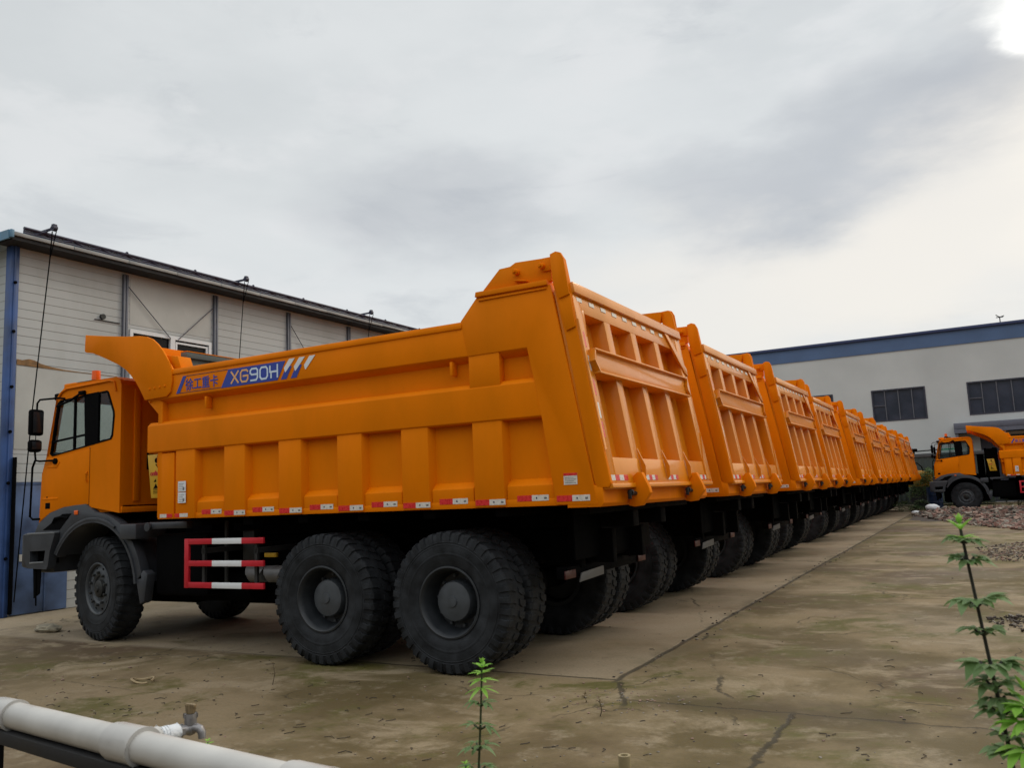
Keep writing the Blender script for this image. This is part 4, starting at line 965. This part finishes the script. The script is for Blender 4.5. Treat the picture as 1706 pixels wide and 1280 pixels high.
def weed(name, label, base, top, nodes, leafL, tipn, r0=.007, group=None, seed=1, mats=(M_LEAF, M_TIP), stem=M_STEM, wf=.30):
    random.seed(seed)
    root = empty(name, base); tag(root, label, 'plant', group)
    base, top = Vector(base), Vector(top)
    def P(t):
        return base.lerp(top, t)+Vector((math.sin(t*5+seed)*.008, math.cos(t*4+seed)*.008, 0))
    ms = WB(); ms.tube([P(k/24) for k in range(25)], r0, 8, 0, r0*.35)
    lv = WB(); tp = WB()
    for (t, n, Lm) in nodes:
        p = P(t); a0 = random.uniform(0, 6)
        for k in range(n):
            az = a0+2*PI*k/n+random.uniform(-.3, .3); el = random.uniform(-.1, .35)
            q = p+Vector(rdir(az, el+.5))*leafL*.45*Lm
            ms.tube([p, p.lerp(q, .5)-Vector((0, 0, .001)), q], .0022, 4)
            for j in range(3):
                leaf(lv.bm, q, rdir(az+(j-1)*.75, el+random.uniform(-.3, .2)), leafL*Lm*random.uniform(.6, 1.0), leafL*wf*Lm, random.uniform(.1, .55), 0, True)
            if random.random() < .7: leaf(lv.bm, p.lerp(q, .4), rdir(az+.8, el), leafL*Lm*.5, leafL*wf*.8*Lm, .3, 0, True)
    for (dt, n, Lm, el) in tipn:
        p = P(1-dt); a0 = random.uniform(0, 6)
        for k in range(n): leaf(tp.bm, p, rdir(a0+2*PI*k/n, el+random.uniform(-.12, .12)), leafL*Lm*random.uniform(.8, 1.1), leafL*.27, random.uniform(.0, .3), 0)
    ms.build('stem', stem, root); 
    if nodes: lv.build('leaves', mats[0], root)
    else: lv.bm.free()
    tp.build('tip_leaves', mats[1], root)
    return root
CAM = Vector((0, 0, 1.7))
def ptat(d, t): return CAM+Vector(d)*t
# plant in the middle foreground
t_ = 1.75; top = ptat((-.5479, .8804, -.1997), t_); basev = ptat((-.5635, .8901, -.3202), t_); dv_ = (basev-top); b_ = top+dv_*(top.z/(-dv_.z))
top_c = top
def tt(v): return 1-v
span = (top-b_).length
def frac_px(px, px0=1110, px1=1280, seg=(top-basev).length): return 1-(px-px0)/(px1-px0)*seg/span
weed('roadside_weed', 'upright weed with a bright green leafy tip in front of the rear wheel', b_, top,
     [(frac_px(1178), 4, .9), (frac_px(1217), 4, 1.0), (frac_px(1252), 4, 1.15), (frac_px(1290), 4, 1.2), (.6, 4, 1.2), (.5, 4, 1.2), (.4, 3, 1.2), (.3, 3, 1), (.2, 3, .9)], .036,
     [(-.003, 4, .45, 1.1), (.004, 6, .75, .6), (.012, 6, .95, .25), (.022, 6, 1.05, .0), (.034, 6, 1.1, -.15)], .0058, seed=3)
# tall plant at the right
t_ = 1.35; top = ptat((-.0244, 1.147, -.0619), t_); basev = ptat((-.0049, 1.2012, -.3482), t_*.98); dv_ = (basev-top); b_ = top+dv_*(top.z/(-dv_.z)); span = (top-b_).length
fp = lambda px: frac_px(px, 880, 1280, (top-basev).length)
weed('roadside_weed', 'tallest weed with a dark stem and whorled leaves at the right edge', b_, top,
     [(fp(905), 6, .8), (fp(940), 6, .9), (fp(1012), 6, 1.2), (fp(1060), 5, 1.0), (fp(1118), 6, 1.3), (fp(1148), 5, 1.05), (fp(1170), 4, .8), (fp(1195), 5, 1.1), (fp(1235), 4, .9), (fp(1262), 5, 1.2), (.58, 4, 1.2), (.45, 4, 1.1), (.3, 3, 1)], .036,
     [(-.004, 4, .55, 1.2), (.002, 6, .8, .75), (.010, 5, .8, .3)], .0065, seed=5, stem=M_DSTEM, mats=(M_LEAF, M_TIP), wf=.50)
d1 = (.0175, 1.192, -.268)
t_ = 1.30; top = ptat(d1, t_); b_ = Vector((top.x+.05, top.y+.02, 0))
weed('roadside_weed', 'bushy bright green weed cut off by the right edge, beside the tallest one', b_, top,
     [(.985, 5, .9), (.965, 5, 1.0), (.94, 5, 1.0), (.90, 4, 1.0), (.84, 4, 1), (.7, 4, 1), (.5, 3, 1)], .055, [(-.003, 6, .7, 1.0), (.01, 8, 1, .4), (.02, 8, 1.1, .0)], .007, seed=9, mats=(M_TIP, M_TIP))
# small sprigs near the pipe
def raydir(x, y):
    # ray of the photograph's pixel (1706 wide), used only to find where a thing stands
    u = (x-853)/1395.371; v = -(y-640)/1395.371
    return RV*u+UV*v+FV
yaw, pit, rol = .502326279, .132411362, -.0441161784
FV = Vector((-math.sin(yaw)*math.cos(pit), math.cos(yaw)*math.cos(pit), math.sin(pit)))
r_ = Vector((math.cos(yaw), math.sin(yaw), 0)); u_ = r_.cross(FV)
RV = r_*math.cos(rol)+u_*math.sin(rol); UV = -r_*math.sin(rol)+u_*math.cos(rol)
def on_ground(x, y, z=0):
    d = raydir(x, y); return CAM+d*((z-1.7)/d.z)
for k, (x, y, t_, s_, lab) in enumerate(((345, 1238, 2.6, .8, 'small bright sprig just beyond the white pipe, right of the tap'), (190, 1274, 2.3, .9, 'small green sprig under the black rail at the bottom left'), (768, 1277, 1.7, .6, 'young weed leaf just left of the middle weed stem'))):
    top = CAM+raydir(x, y)*t_; b_ = Vector((top.x+.02, top.y, 0))
    weed('weed_sprig', lab, b_, top, [(.93, 3, .8), (.8, 3, .8), (.6, 3, .8)], .03*s_, [(-.002, 4, .8, .7), (.006, 6, 1.1, .2), (.015, 5, 1.1, -.1)], .004, seed=20+k, mats=(M_LEAF, M_TIP))
# dry seedlings standing in the yard
M_DRY = leaf_mat('dry_leaf', (.14, .10, .05), (.20, .15, .08)); M_DRYS = plain('dry_stem', (.07, .05, .03), .8)
for k, (x, y, h, lab) in enumerate(((455, 1142, .20, 'thin dead seedling on the concrete in front of the middle wheel'), (1000, 1195, .14, 'faint dead stalk on the stained concrete right of the middle weed'), (975, 1172, .07, 'dark tuft growing from a stain below the slab corner'))):
    b_ = on_ground(x, y); weed('dead_seedling', lab, b_, b_+Vector((.01, .0, h)), [(.5, 3, .7), (.75, 3, .7)], .05, [(0, 4, .7, .6)], .004, seed=30+k, mats=(M_DRY, M_DRY), stem=M_DRYS)

# bushes at the far end of the row
def bush(name, label, c, sx, sy, sz, n, L_, mats, seed, trunk=True):
    random.seed(seed); root = empty(name, (c[0], c[1], 0)); tag(root, label, 'bush')
    lv = WB(); cl = [(random.uniform(-.7, .7), random.uniform(-.7, .7), random.uniform(-.6, .7), random.uniform(.25, .5)) for _ in range(14)]
    for _ in range(n):
        q = random.choice(cl); a = random.uniform(0, 2*PI); e = random.uniform(-1, 1.5); r = q[3]*random.random()**.4
        p = Vector((c[0]+(q[0]+r*math.cos(a)*math.cos(e))*sx, c[1]+(q[1]+r*math.sin(a)*math.cos(e))*sy, max(.03, c[2]+(q[2]+r*math.sin(e))*sz)))
        leaf(lv.bm, p, rdir(random.uniform(0, 2*PI), random.uniform(-.4, .9)), L_*random.uniform(.6, 1.3), L_*.42, .3, 0 if random.random() < .75 else 1)
    lv.build('foliage', mats, root)
    st = WB()
    for _ in range(6):
        q = random.choice(cl); st.tube([(c[0]+random.uniform(-.1, .1), c[1], 0), (c[0]+q[0]*sx*.5, c[1]+q[1]*sy*.5, c[2]*.6), (c[0]+q[0]*sx, c[1]+q[1]*sy, max(.05, c[2]+q[2]*sz))], .02, 5, 0, .006)
    st.build('stem', M_DSTEM, root); return root
bush('green_bush', 'leafy green bush between the last truck of the row and the lone truck', (-2.75, 50.6, 1.45), .85, .8, .95, 4200, .11, [M_LEAF, M_DLEAF], 41)
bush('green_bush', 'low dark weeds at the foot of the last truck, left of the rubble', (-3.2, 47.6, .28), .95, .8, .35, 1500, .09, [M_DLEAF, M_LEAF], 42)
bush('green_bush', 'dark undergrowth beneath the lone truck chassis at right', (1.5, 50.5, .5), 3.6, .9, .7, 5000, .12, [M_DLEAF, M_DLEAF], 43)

# ------------------------------------------------------------------ rubble and debris
def rubble(name, label, poly, n, smin, smax, mats, seed, wts, zf, flat=.5):
    random.seed(seed); m = MB()
    xs = [p[0] for p in poly]; ys = [p[1] for p in poly]
    def inside(x, y):
        c = False; j = len(poly)-1
        for i in range(len(poly)):
            if (poly[i][1] > y) != (poly[j][1] > y) and x < (poly[j][0]-poly[i][0])*(y-poly[i][1])/(poly[j][1]-poly[i][1])+poly[i][0]: c = not c
            j = i
        return c
    k = 0
    while k < n:
        x, y = random.uniform(min(xs), max(xs)), random.uniform(min(ys), max(ys))
        if not inside(x, y): continue
        s = random.uniform(smin, smax)*random.choice((.5, .8, 1, 1.2)); z = zf(x, y)*random.random()
        Rm = Matrix.Rotation(random.uniform(0, PI), 4, 'Z') @ Matrix.Rotation(random.uniform(-.5, .5), 4, 'X') @ Matrix.Rotation(random.uniform(-.5, .5), 4, 'Y')
        b = bmesh.new(); bmesh.ops.create_cube(b, size=1)
        dx, dy, dz = s*random.uniform(.7, 1.3), s*random.uniform(.4, .8), s*random.uniform(.25, flat)
        for v in b.verts: v.co = Vector((v.co.x*dx*random.uniform(.7, 1.1), v.co.y*dy*random.uniform(.7, 1.1), v.co.z*dz*random.uniform(.7, 1.1)))
        b.transform(Matrix.Translation((x, y, z+dz*.35)) @ Rm); m._join(b, random.choices(range(len(mats)), wts)[0]); k += 1
    o = m.build(name, mats, None, smooth=False); tag(o, label, 'rubble', kind='stuff'); return o
M_BR = plain('brick_red', (.21, .115, .090), .9, var=.35, scale=3); M_BR2 = plain('brick_pale', (.24, .155, .12), .9, var=.3, scale=3); M_MORT = plain('mortar_grey', (.22, .19, .155), .95, var=.3, scale=3); M_DK = plain('dark_soil', (.05, .038, .03), .95, var=.4)
def zf(x, y):
    return max(0, .32*(1-abs(y-41.5)/5.5))*min(1, max(0, (x+2.9)/1.5))+.03
m = MB(); random.seed(5); b = bmesh.new(); NX, NY = 44, 26; gv = []
for i in range(NX):
    row = []
    for j in range(NY):
        x = -2.9+i*.29; y = 36.2+j*.43; row.append(b.verts.new((x, y, max(-.02, (zf(x, y)-.03)*.85-.02+random.uniform(-.03, .03)*(zf(x, y) > .05)))))
    gv.append(row)
for i in range(NX-1):
    for j in range(NY-1): b.faces.new((gv[i][j], gv[i+1][j], gv[i+1][j+1], gv[i][j+1]))
m._join(b, 0); o = m.build('soil_mound', M_DK); tag(o, 'low dark soil heap under the broken bricks', 'soil', kind='stuff')
rubble('brick_rubble', 'scattered heap of broken red bricks in front of the lone truck', [(-2.95, 42), (-1.7, 37.0), (-.3, 32.5), (.9, 29.6), (5, 29.5), (9, 46), (-1.2, 46), (-2.6, 45)], 9000, .07, .20, [M_BR, M_BR2, M_MORT, M_DK], 50, (3, 3, 4, 2), zf)
rubble('gravel_patch', 'grey gravel and chippings spread on the yard at the right edge', [(-.3, 22.6), (.1, 19.2), (3, 17.8), (3, 24.5), (.6, 24.2)], 2600, .02, .06, [M_MORT, M_BR2, M_DK], 51, (4, 2, 2), lambda x, y: .03)
rubble('dirt_patch', 'dark crumbs of soil along the broken slab edge at the right', [(-.15, 11.6), (.1, 10.8), (1.6, 10.3), (1.6, 12), (.3, 12)], 650, .02, .06, [M_DK, M_DK, M_MORT], 52, (4, 3, 2), lambda x, y: .02)
# small grit and straw over the near concrete
random.seed(60); m = MB()
def scat(n, fx, s0, s1, mi):
    for _ in range(n):
        x, y = fx(); s = random.uniform(s0, s1)
        b = bmesh.new(); bmesh.ops.create_icosphere(b, subdivisions=1, radius=s)
        for v in b.verts: v.co = Vector((v.co.x*random.uniform(.7, 1.5), v.co.y*random.uniform(.7, 1.2), v.co.z*.5))
        b.transform(Matrix.Translation((x, y, s*.3)) @ Matrix.Rotation(random.uniform(0, 6), 4, 'Z')); m._join(b, random.choice(mi))
scat(420, lambda: (random.uniform(-9, 1.5), 4.6+random.expovariate(.35)), .004, .012, (0, 1, 2))
scat(120, lambda: (random.gauss(-2.7, .35), random.gauss(6.7, .35)), .004, .013, (0, 2))
scat(90, lambda: (random.gauss(-3.05, .08), random.uniform(7.3, 24)), .008, .022, (1, 1, 0))
scat(60, lambda: (random.uniform(-13, -8), random.uniform(5.5, 8.2)), .006, .02, (0, 1, 2))
for _ in range(170):
    x, y = random.uniform(-8, 1.2), 4.6+random.expovariate(.6); a = random.uniform(0, PI); l = random.uniform(.015, .06)
    m.tube([(x, y, .004), (x+l*math.cos(a), y+l*math.sin(a), .008), (x+l*1.7*math.cos(a+.5), y+l*1.7*math.sin(a+.5), .004)], .003, 4, random.choice((1, 1, 3)))
o = m.build('yard_grit', [M_MORT, M_DK, M_BR2, M_DRYS]); tag(o, 'fine grit and bits of straw scattered over the concrete', 'grit', kind='stuff')
# named odd pieces
def lump(name, label, cat, p, r, s3, mat, jit=.15, sub=3):
    m = MB(); m.ico((0, 0, r*s3[2]*.6), r, sub, 0, s3, jit); o = m.build(name, mat, None, 60, loc=p); tag(o, label, cat); return o
random.seed(70)
lump('concrete_lump', 'flat broken lump of concrete beside the front wheel at left', 'stone', on_ground(80, 1053), .16, (1.6, .8, .45), plain('lump', (.24, .21, .15), .9, var=.4, scale=14), .12)
lump('white_sack', 'crumpled white bag on the near side of the brick heap', 'bag', Vector((-2.08, 43.2, .22)), .20, (1.5, .9, .8), M_WHT, .08)
lump('white_sack', 'small white scrap left of the crumpled bag on the bricks', 'bag', Vector((-2.75, 42.6, .08)), .12, (1.6, .8, .7), M_WHT, .08)
p = on_ground(238, 1137); m = MB(); m.tube([(.085*math.cos(a)*1.5, .09*math.sin(a), .02+.015*math.sin(a*2)) for a in [k*2*PI/14*.93 for k in range(15)]], .012, 5)
o = m.build('curled_strip', plain('dry_bark', (.33, .25, .14), .8), None, loc=p); tag(o, 'curled pale strip lying on the concrete between pipe and truck', 'litter')

# ------------------------------------------------------------------ water pipe, rail and tap in the foreground
M_PVC = plain('grey_pvc', (.48, .465, .435), .42, var=.14, scale=5, bump=.05)
M_PVC2 = plain('pvc_fitting', (.45, .435, .41), .35, var=.08, scale=12)
M_TAPE = plain('thread_tape', (.66, .68, .70), .5, var=.1, scale=30, bump=.3)
M_TAP = plain('dull_tap_metal', (.26, .25, .25), .42, metal=.6, var=.2, scale=20)
M_BRASS = plain('yellowed_brass', (.27, .20, .11), .5, metal=.4, var=.2, scale=30)
Pa = CAM+raydir(33, 1195)*2.30; Pb = CAM+raydir(230, 1244)*1.90
dp = (Pb-Pa); dl = dp.length; dp.normalize()
side = Vector((-dp.y, dp.x, 0)).normalized()
if side.y < 0: side = -side
PR = .035
root = empty('water_pipe', tuple(Pb)); tag(root, 'thick pale grey plastic water pipe crossing the bottom left corner', 'pipe')
m = WB(); m.cyl(Pa-dp*1.2, Pb+dp*2.0, PR, 40); m.build('pipe_run', M_PVC, root)
def sleeve(c, l, r, name='coupling'):
    m = WB(); m.cyl(c-dp*l/2, c+dp*l/2, r, 40, bev=.004); m.cyl(c+dp*(l/2-.004), c+dp*(l/2+.004), r*1.03, 40, bev=.002); m.cyl(c-dp*(l/2+.012), c-dp*(l/2-.002), r*.96, 40, 0); return m.build(name, M_PVC2, root)
Ct = Pb-dp*.035
sleeve(Ct, .115, .043, 'tee_fitting'); sleeve(Pa-dp*.08, .10, .041); 
import itertools
def topx(P):   # horizontal pixel of a point, to seat the second coupling where the photo shows it
    v = P-CAM; return 853+1395.371*v.dot(RV)/v.dot(FV)
s = 0
while topx(Pb+dp*s) < 515: s += .005
sleeve(Pb+dp*s, .10, .0425)
m = WB(); m.cyl(Ct, Ct+side*.062, .022, 28, bev=.003); m.cyl(Ct+side*.052, Ct+side*.066, .0245, 28, bev=.003); m.build('tee_branch', M_PVC2, root)
m = WB(); m.cyl(Ct+side*.066, Ct+side*.115, .0195, 24, bev=.002)
for k in range(4): m.cyl(Ct+side*(.067+k*.007), Ct+side*(.071+k*.007), .021, 20, bev=.001)
m.build('thread_wrap', M_TAPE, root)
tap = empty('water_tap', tuple(Ct+side*.14)); tag(tap, 'dull metal tap on the side branch of the pale pipe', 'tap')
q = Ct+side*.115; c = q+side*.034-dp*.0
sp = (side*.35+dp*.93).normalized(); U = Vector((0, 0, 1))
m = WB(); m.cyl(q, q+side*.012, .0145, 6, bev=.002); m.cyl(q+side*.010, c, .011, 20, 0, .013); m.ico(c, .0165, 3)
m.cyl(c, c+U*.030, .0145, 20, bev=.002); m.cyl(c+U*.027, c+U*.034, .0165, 6, bev=.002)
m.tube([c, c+sp*.018+U*.002, c+sp*.028-U*.001, c+sp*.033-U*.009, c+sp*.034-U*.022], .0115, 16, 0, .009)
m.build('tap_body', M_TAP, tap)
m = WB(); m.cyl(c+U*.034, c+U*.040, .009, 16, 0); m.build('spindle', M_BLK, tap)
m = WB(); m.cyl(c+U*.038, c+U*.055, .0105, 12, 0, .012, .002); m.box(c.x-.016, c.x+.016, c.y-.004, c.y+.004, c.z+.050, c.z+.058, 0, .002); m.build('tap_handle', M_BRASS, tap)
# plain black rail on posts, directly beneath the pipe
rl = empty('black_rail', (Pb.x, Pb.y, 0)); tag(rl, 'black rail running beneath the pale pipe', 'rail')
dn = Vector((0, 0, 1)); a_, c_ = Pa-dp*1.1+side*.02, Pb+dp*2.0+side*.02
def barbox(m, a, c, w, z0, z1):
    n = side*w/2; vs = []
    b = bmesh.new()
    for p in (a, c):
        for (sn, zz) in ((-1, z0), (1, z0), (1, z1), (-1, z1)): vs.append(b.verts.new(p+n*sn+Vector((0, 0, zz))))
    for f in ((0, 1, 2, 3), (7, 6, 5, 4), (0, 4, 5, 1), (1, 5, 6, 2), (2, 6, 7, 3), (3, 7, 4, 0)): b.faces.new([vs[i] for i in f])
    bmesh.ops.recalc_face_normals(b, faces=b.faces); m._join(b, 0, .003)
m = WB(); barbox(m, a_, c_, .11, -.070, -PR-.001); m.build('beam', plain('rail_black', (.006, .006, .007), .7, var=.3), rl)
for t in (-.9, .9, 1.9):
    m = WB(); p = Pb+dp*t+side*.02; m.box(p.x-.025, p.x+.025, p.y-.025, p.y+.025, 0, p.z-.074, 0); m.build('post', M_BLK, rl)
# clip screws seen beneath the tee
# bamboo stub
top = CAM+raydir(1040, 1259)*2.1; st_ = empty('bamboo_stake', (top.x, top.y, 0)); tag(st_, 'cut end of a pale bamboo stake poking up at the bottom edge', 'stake')
m = WB(); prof = [(.013, 0), (.013, top.z*.5), (.0145, top.z*.5+.01), (.0125, top.z*.5+.03), (.0125, top.z-.04), (.0155, top.z-.03), (.0155, top.z), (.010, top.z), (.009, top.z-.03), (0, top.z-.035)]
m.lathe(prof, 20, 0, Matrix.Translation((top.x, top.y, 0)) @ Matrix(((1, 0, 0, 0), (0, 0, 1, 0), (0, 1, 0, 0), (0, 0, 0, 1)))); m.build('cane', plain('bamboo', (.30, .24, .13), .6, var=.2, scale=20), st_)

# ------------------------------------------------------------------ sky, sun, camera
SUN_AZ, SUN_EL = math.radians(32), math.radians(38)      # azimuth from +Y towards +X
sd = Vector((math.sin(SUN_AZ)*math.cos(SUN_EL), math.cos(SUN_AZ)*math.cos(SUN_EL), math.sin(SUN_EL)))
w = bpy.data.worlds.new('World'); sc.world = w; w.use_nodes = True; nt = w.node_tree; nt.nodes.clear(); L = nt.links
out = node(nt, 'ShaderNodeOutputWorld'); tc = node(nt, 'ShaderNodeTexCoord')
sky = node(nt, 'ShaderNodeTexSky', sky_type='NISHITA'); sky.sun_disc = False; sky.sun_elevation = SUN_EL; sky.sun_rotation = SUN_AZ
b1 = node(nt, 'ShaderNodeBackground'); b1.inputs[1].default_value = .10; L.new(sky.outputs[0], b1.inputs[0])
def vm(op, a, b_=None):
    n = node(nt, 'ShaderNodeVectorMath', operation=op); L.new(a, n.inputs[0])
    if b_ is not None:
        if isinstance(b_, tuple): n.inputs[1].default_value = b_
        else: L.new(b_, n.inputs[1])
    return n
def wm(op, a, b_=None):
    n = node(nt, 'ShaderNodeMath', operation=op)
    for i, q in enumerate((a, b_)):
        if q is None: continue
        if isinstance(q, (int, float)): n.inputs[i].default_value = q
        else: L.new(q, n.inputs[i])
    return n.outputs[0]
D = vm('NORMALIZE', tc.outputs['Generated']).outputs[0]
def wn(scale, det, rough, st=(1, 1, 2.6), dist=0):
    mp = node(nt, 'ShaderNodeMapping'); mp.inputs['Scale'].default_value = st; L.new(D, mp.inputs[0])
    n = node(nt, 'ShaderNodeTexNoise'); n.inputs['Scale'].default_value = scale; n.inputs['Detail'].default_value = det; n.inputs['Roughness'].default_value = rough; n.inputs['Distortion'].default_value = dist
    L.new(mp.outputs[0], n.inputs['Vector']); return n
nzc = wn(2.6, 7, .55)
sv = node(nt, 'ShaderNodeVectorMath', operation='SCALE'); sv.inputs[3].default_value = .30
sb = vm('SUBTRACT', nzc.outputs[1], (.5, .5, .5)); L.new(sb.outputs[0], sv.inputs[0])
DD = vm('ADD', D, sv.outputs[0]).outputs[0]
def blob(c, rad, flat=1.0, inner=.2):
    """soft patch of sky round direction c; flat > 1 squeezes it vertically"""
    d = vm('SUBTRACT', DD, tuple(c)).outputs[0]; q = vm('MULTIPLY', d, (1, 1, flat)).outputs[0]
    ln = node(nt, 'ShaderNodeVectorMath', operation='LENGTH'); L.new(q, ln.inputs[0])
    n = node(nt, 'ShaderNodeMapRange', interpolation_type='SMOOTHSTEP'); n.inputs[1].default_value = rad*inner; n.inputs[2].default_value = rad; n.inputs[3].default_value = 1; n.inputs[4].default_value = 0
    L.new(ln.outputs[1], n.inputs[0]); return n.outputs[0]
def wmix(f, a, b_):
    n = node(nt, 'ShaderNodeMix', data_type='RGBA')
    for i, q in ((0, f), (6, a), (7, b_)):
        if isinstance(q, (int, float)): n.inputs[i].default_value = q
        elif isinstance(q, tuple): n.inputs[i].default_value = q+(1,)
        else: L.new(q, n.inputs[i])
    return n.outputs[2]
def ramp(v, a, b_, c=0, d=1):
    n = node(nt, 'ShaderNodeMapRange', interpolation_type='SMOOTHSTEP'); L.new(v, n.inputs[0])
    for i, q in enumerate((a, b_, c, d)): n.inputs[i+1].default_value = q
    return n.outputs[0]
base = wmix(ramp(wn(1.7, 8, .55).outputs[0], .35, .65), (.675, .705, .715), (.775, .80, .805))
base = wmix(ramp(wn(5.2, 7, .55).outputs[0], .48, .64, 0, .75), base, (.80, .815, .82))
base = wmix(ramp(wn(3.4, 8, .6, (1, 1, 3.2), .5).outputs[0], .54, .70, 0, .45), base, (.52, .55, .585))
# darker grey banks
for c, rad, fl, k in (((-.50, .79, .345), .20, 2.0, .5), ((-.21, .924, .315), .17, 2.0, .5), ((-.05, .93, .32), .20, 1.8, .55), ((.04, .93, .37), .16, 1.4, .6), ((.3, .9, .25), .3, 1.5, .5)):
    base = wmix(wm('MULTIPLY', blob(c, rad, fl), k), base, (.455, .48, .52))
# warm bright band over the row and the opening at the top right
for c, rad, fl, k in (((-.05, .974, .215), .26, 2.2, .95), ((-.26, .94, .20), .28, 2.2, .7), ((.10, .97, .24), .25, 1.8, .8), ((.35, .9, .3), .24, 1.5, .3)):
    base = wmix(wm('MULTIPLY', blob(c, rad, fl), k), base, (.93, .89, .82))
base = wmix(blob((.085, .90, .43), .085, 1.2, .3), base, (1.5, 1.5, 1.45))
gl = blob((math.sin(math.radians(33))*.90, math.cos(math.radians(33))*.90, .42), .54, 1.0, .0)
base = wmix(wm('MULTIPLY', gl, .95), base, (2.5, 2.1, 1.5))
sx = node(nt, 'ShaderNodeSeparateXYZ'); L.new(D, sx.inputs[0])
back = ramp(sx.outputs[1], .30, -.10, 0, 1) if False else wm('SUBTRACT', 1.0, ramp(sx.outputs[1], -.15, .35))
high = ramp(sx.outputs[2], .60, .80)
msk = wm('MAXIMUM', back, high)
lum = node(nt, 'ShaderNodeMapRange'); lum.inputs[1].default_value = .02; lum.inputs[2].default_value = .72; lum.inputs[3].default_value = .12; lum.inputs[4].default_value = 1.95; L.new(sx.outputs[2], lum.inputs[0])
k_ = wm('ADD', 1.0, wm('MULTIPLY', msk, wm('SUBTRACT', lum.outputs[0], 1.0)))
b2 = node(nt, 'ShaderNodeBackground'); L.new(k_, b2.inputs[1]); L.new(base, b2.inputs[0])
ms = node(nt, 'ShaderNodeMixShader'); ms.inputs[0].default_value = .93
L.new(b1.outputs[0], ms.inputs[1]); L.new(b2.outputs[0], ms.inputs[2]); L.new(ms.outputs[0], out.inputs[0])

sl = bpy.data.lights.new('sun', 'SUN'); sl.energy = .6; sl.angle = math.radians(14); sl.color = (1, .93, .82)
so = bpy.data.objects.new('sun', sl); COL.objects.link(so); so.location = (10, 20, 30); so.rotation_euler = sd.to_track_quat('Z', 'Y').to_euler()

cam = bpy.data.cameras.new('camera'); co = bpy.data.objects.new('camera', cam); COL.objects.link(co); sc.camera = co
cam.sensor_fit = 'HORIZONTAL'; cam.sensor_width = 36; cam.lens = 1395.371/1706*36; cam.clip_end = 1500; cam.clip_start = .05
cam.dof.use_dof = True; cam.dof.focus_distance = 13; cam.dof.aperture_fstop = 11
co.matrix_world = Matrix(((RV.x, UV.x, -FV.x, 0), (RV.y, UV.y, -FV.y, 0), (RV.z, UV.z, -FV.z, 1.7), (0, 0, 0, 1)))
sc.view_settings.view_transform = 'Standard'; sc.view_settings.look = 'None'; sc.view_settings.gamma = 1; sc.view_settings.exposure = 0
sc.view_settings.use_curve_mapping = False
sc.render.engine = 'CYCLES'; sc.cycles.use_denoising = True; sc.cycles.max_bounces = 6; sc.cycles.transparent_max_bounces = 8
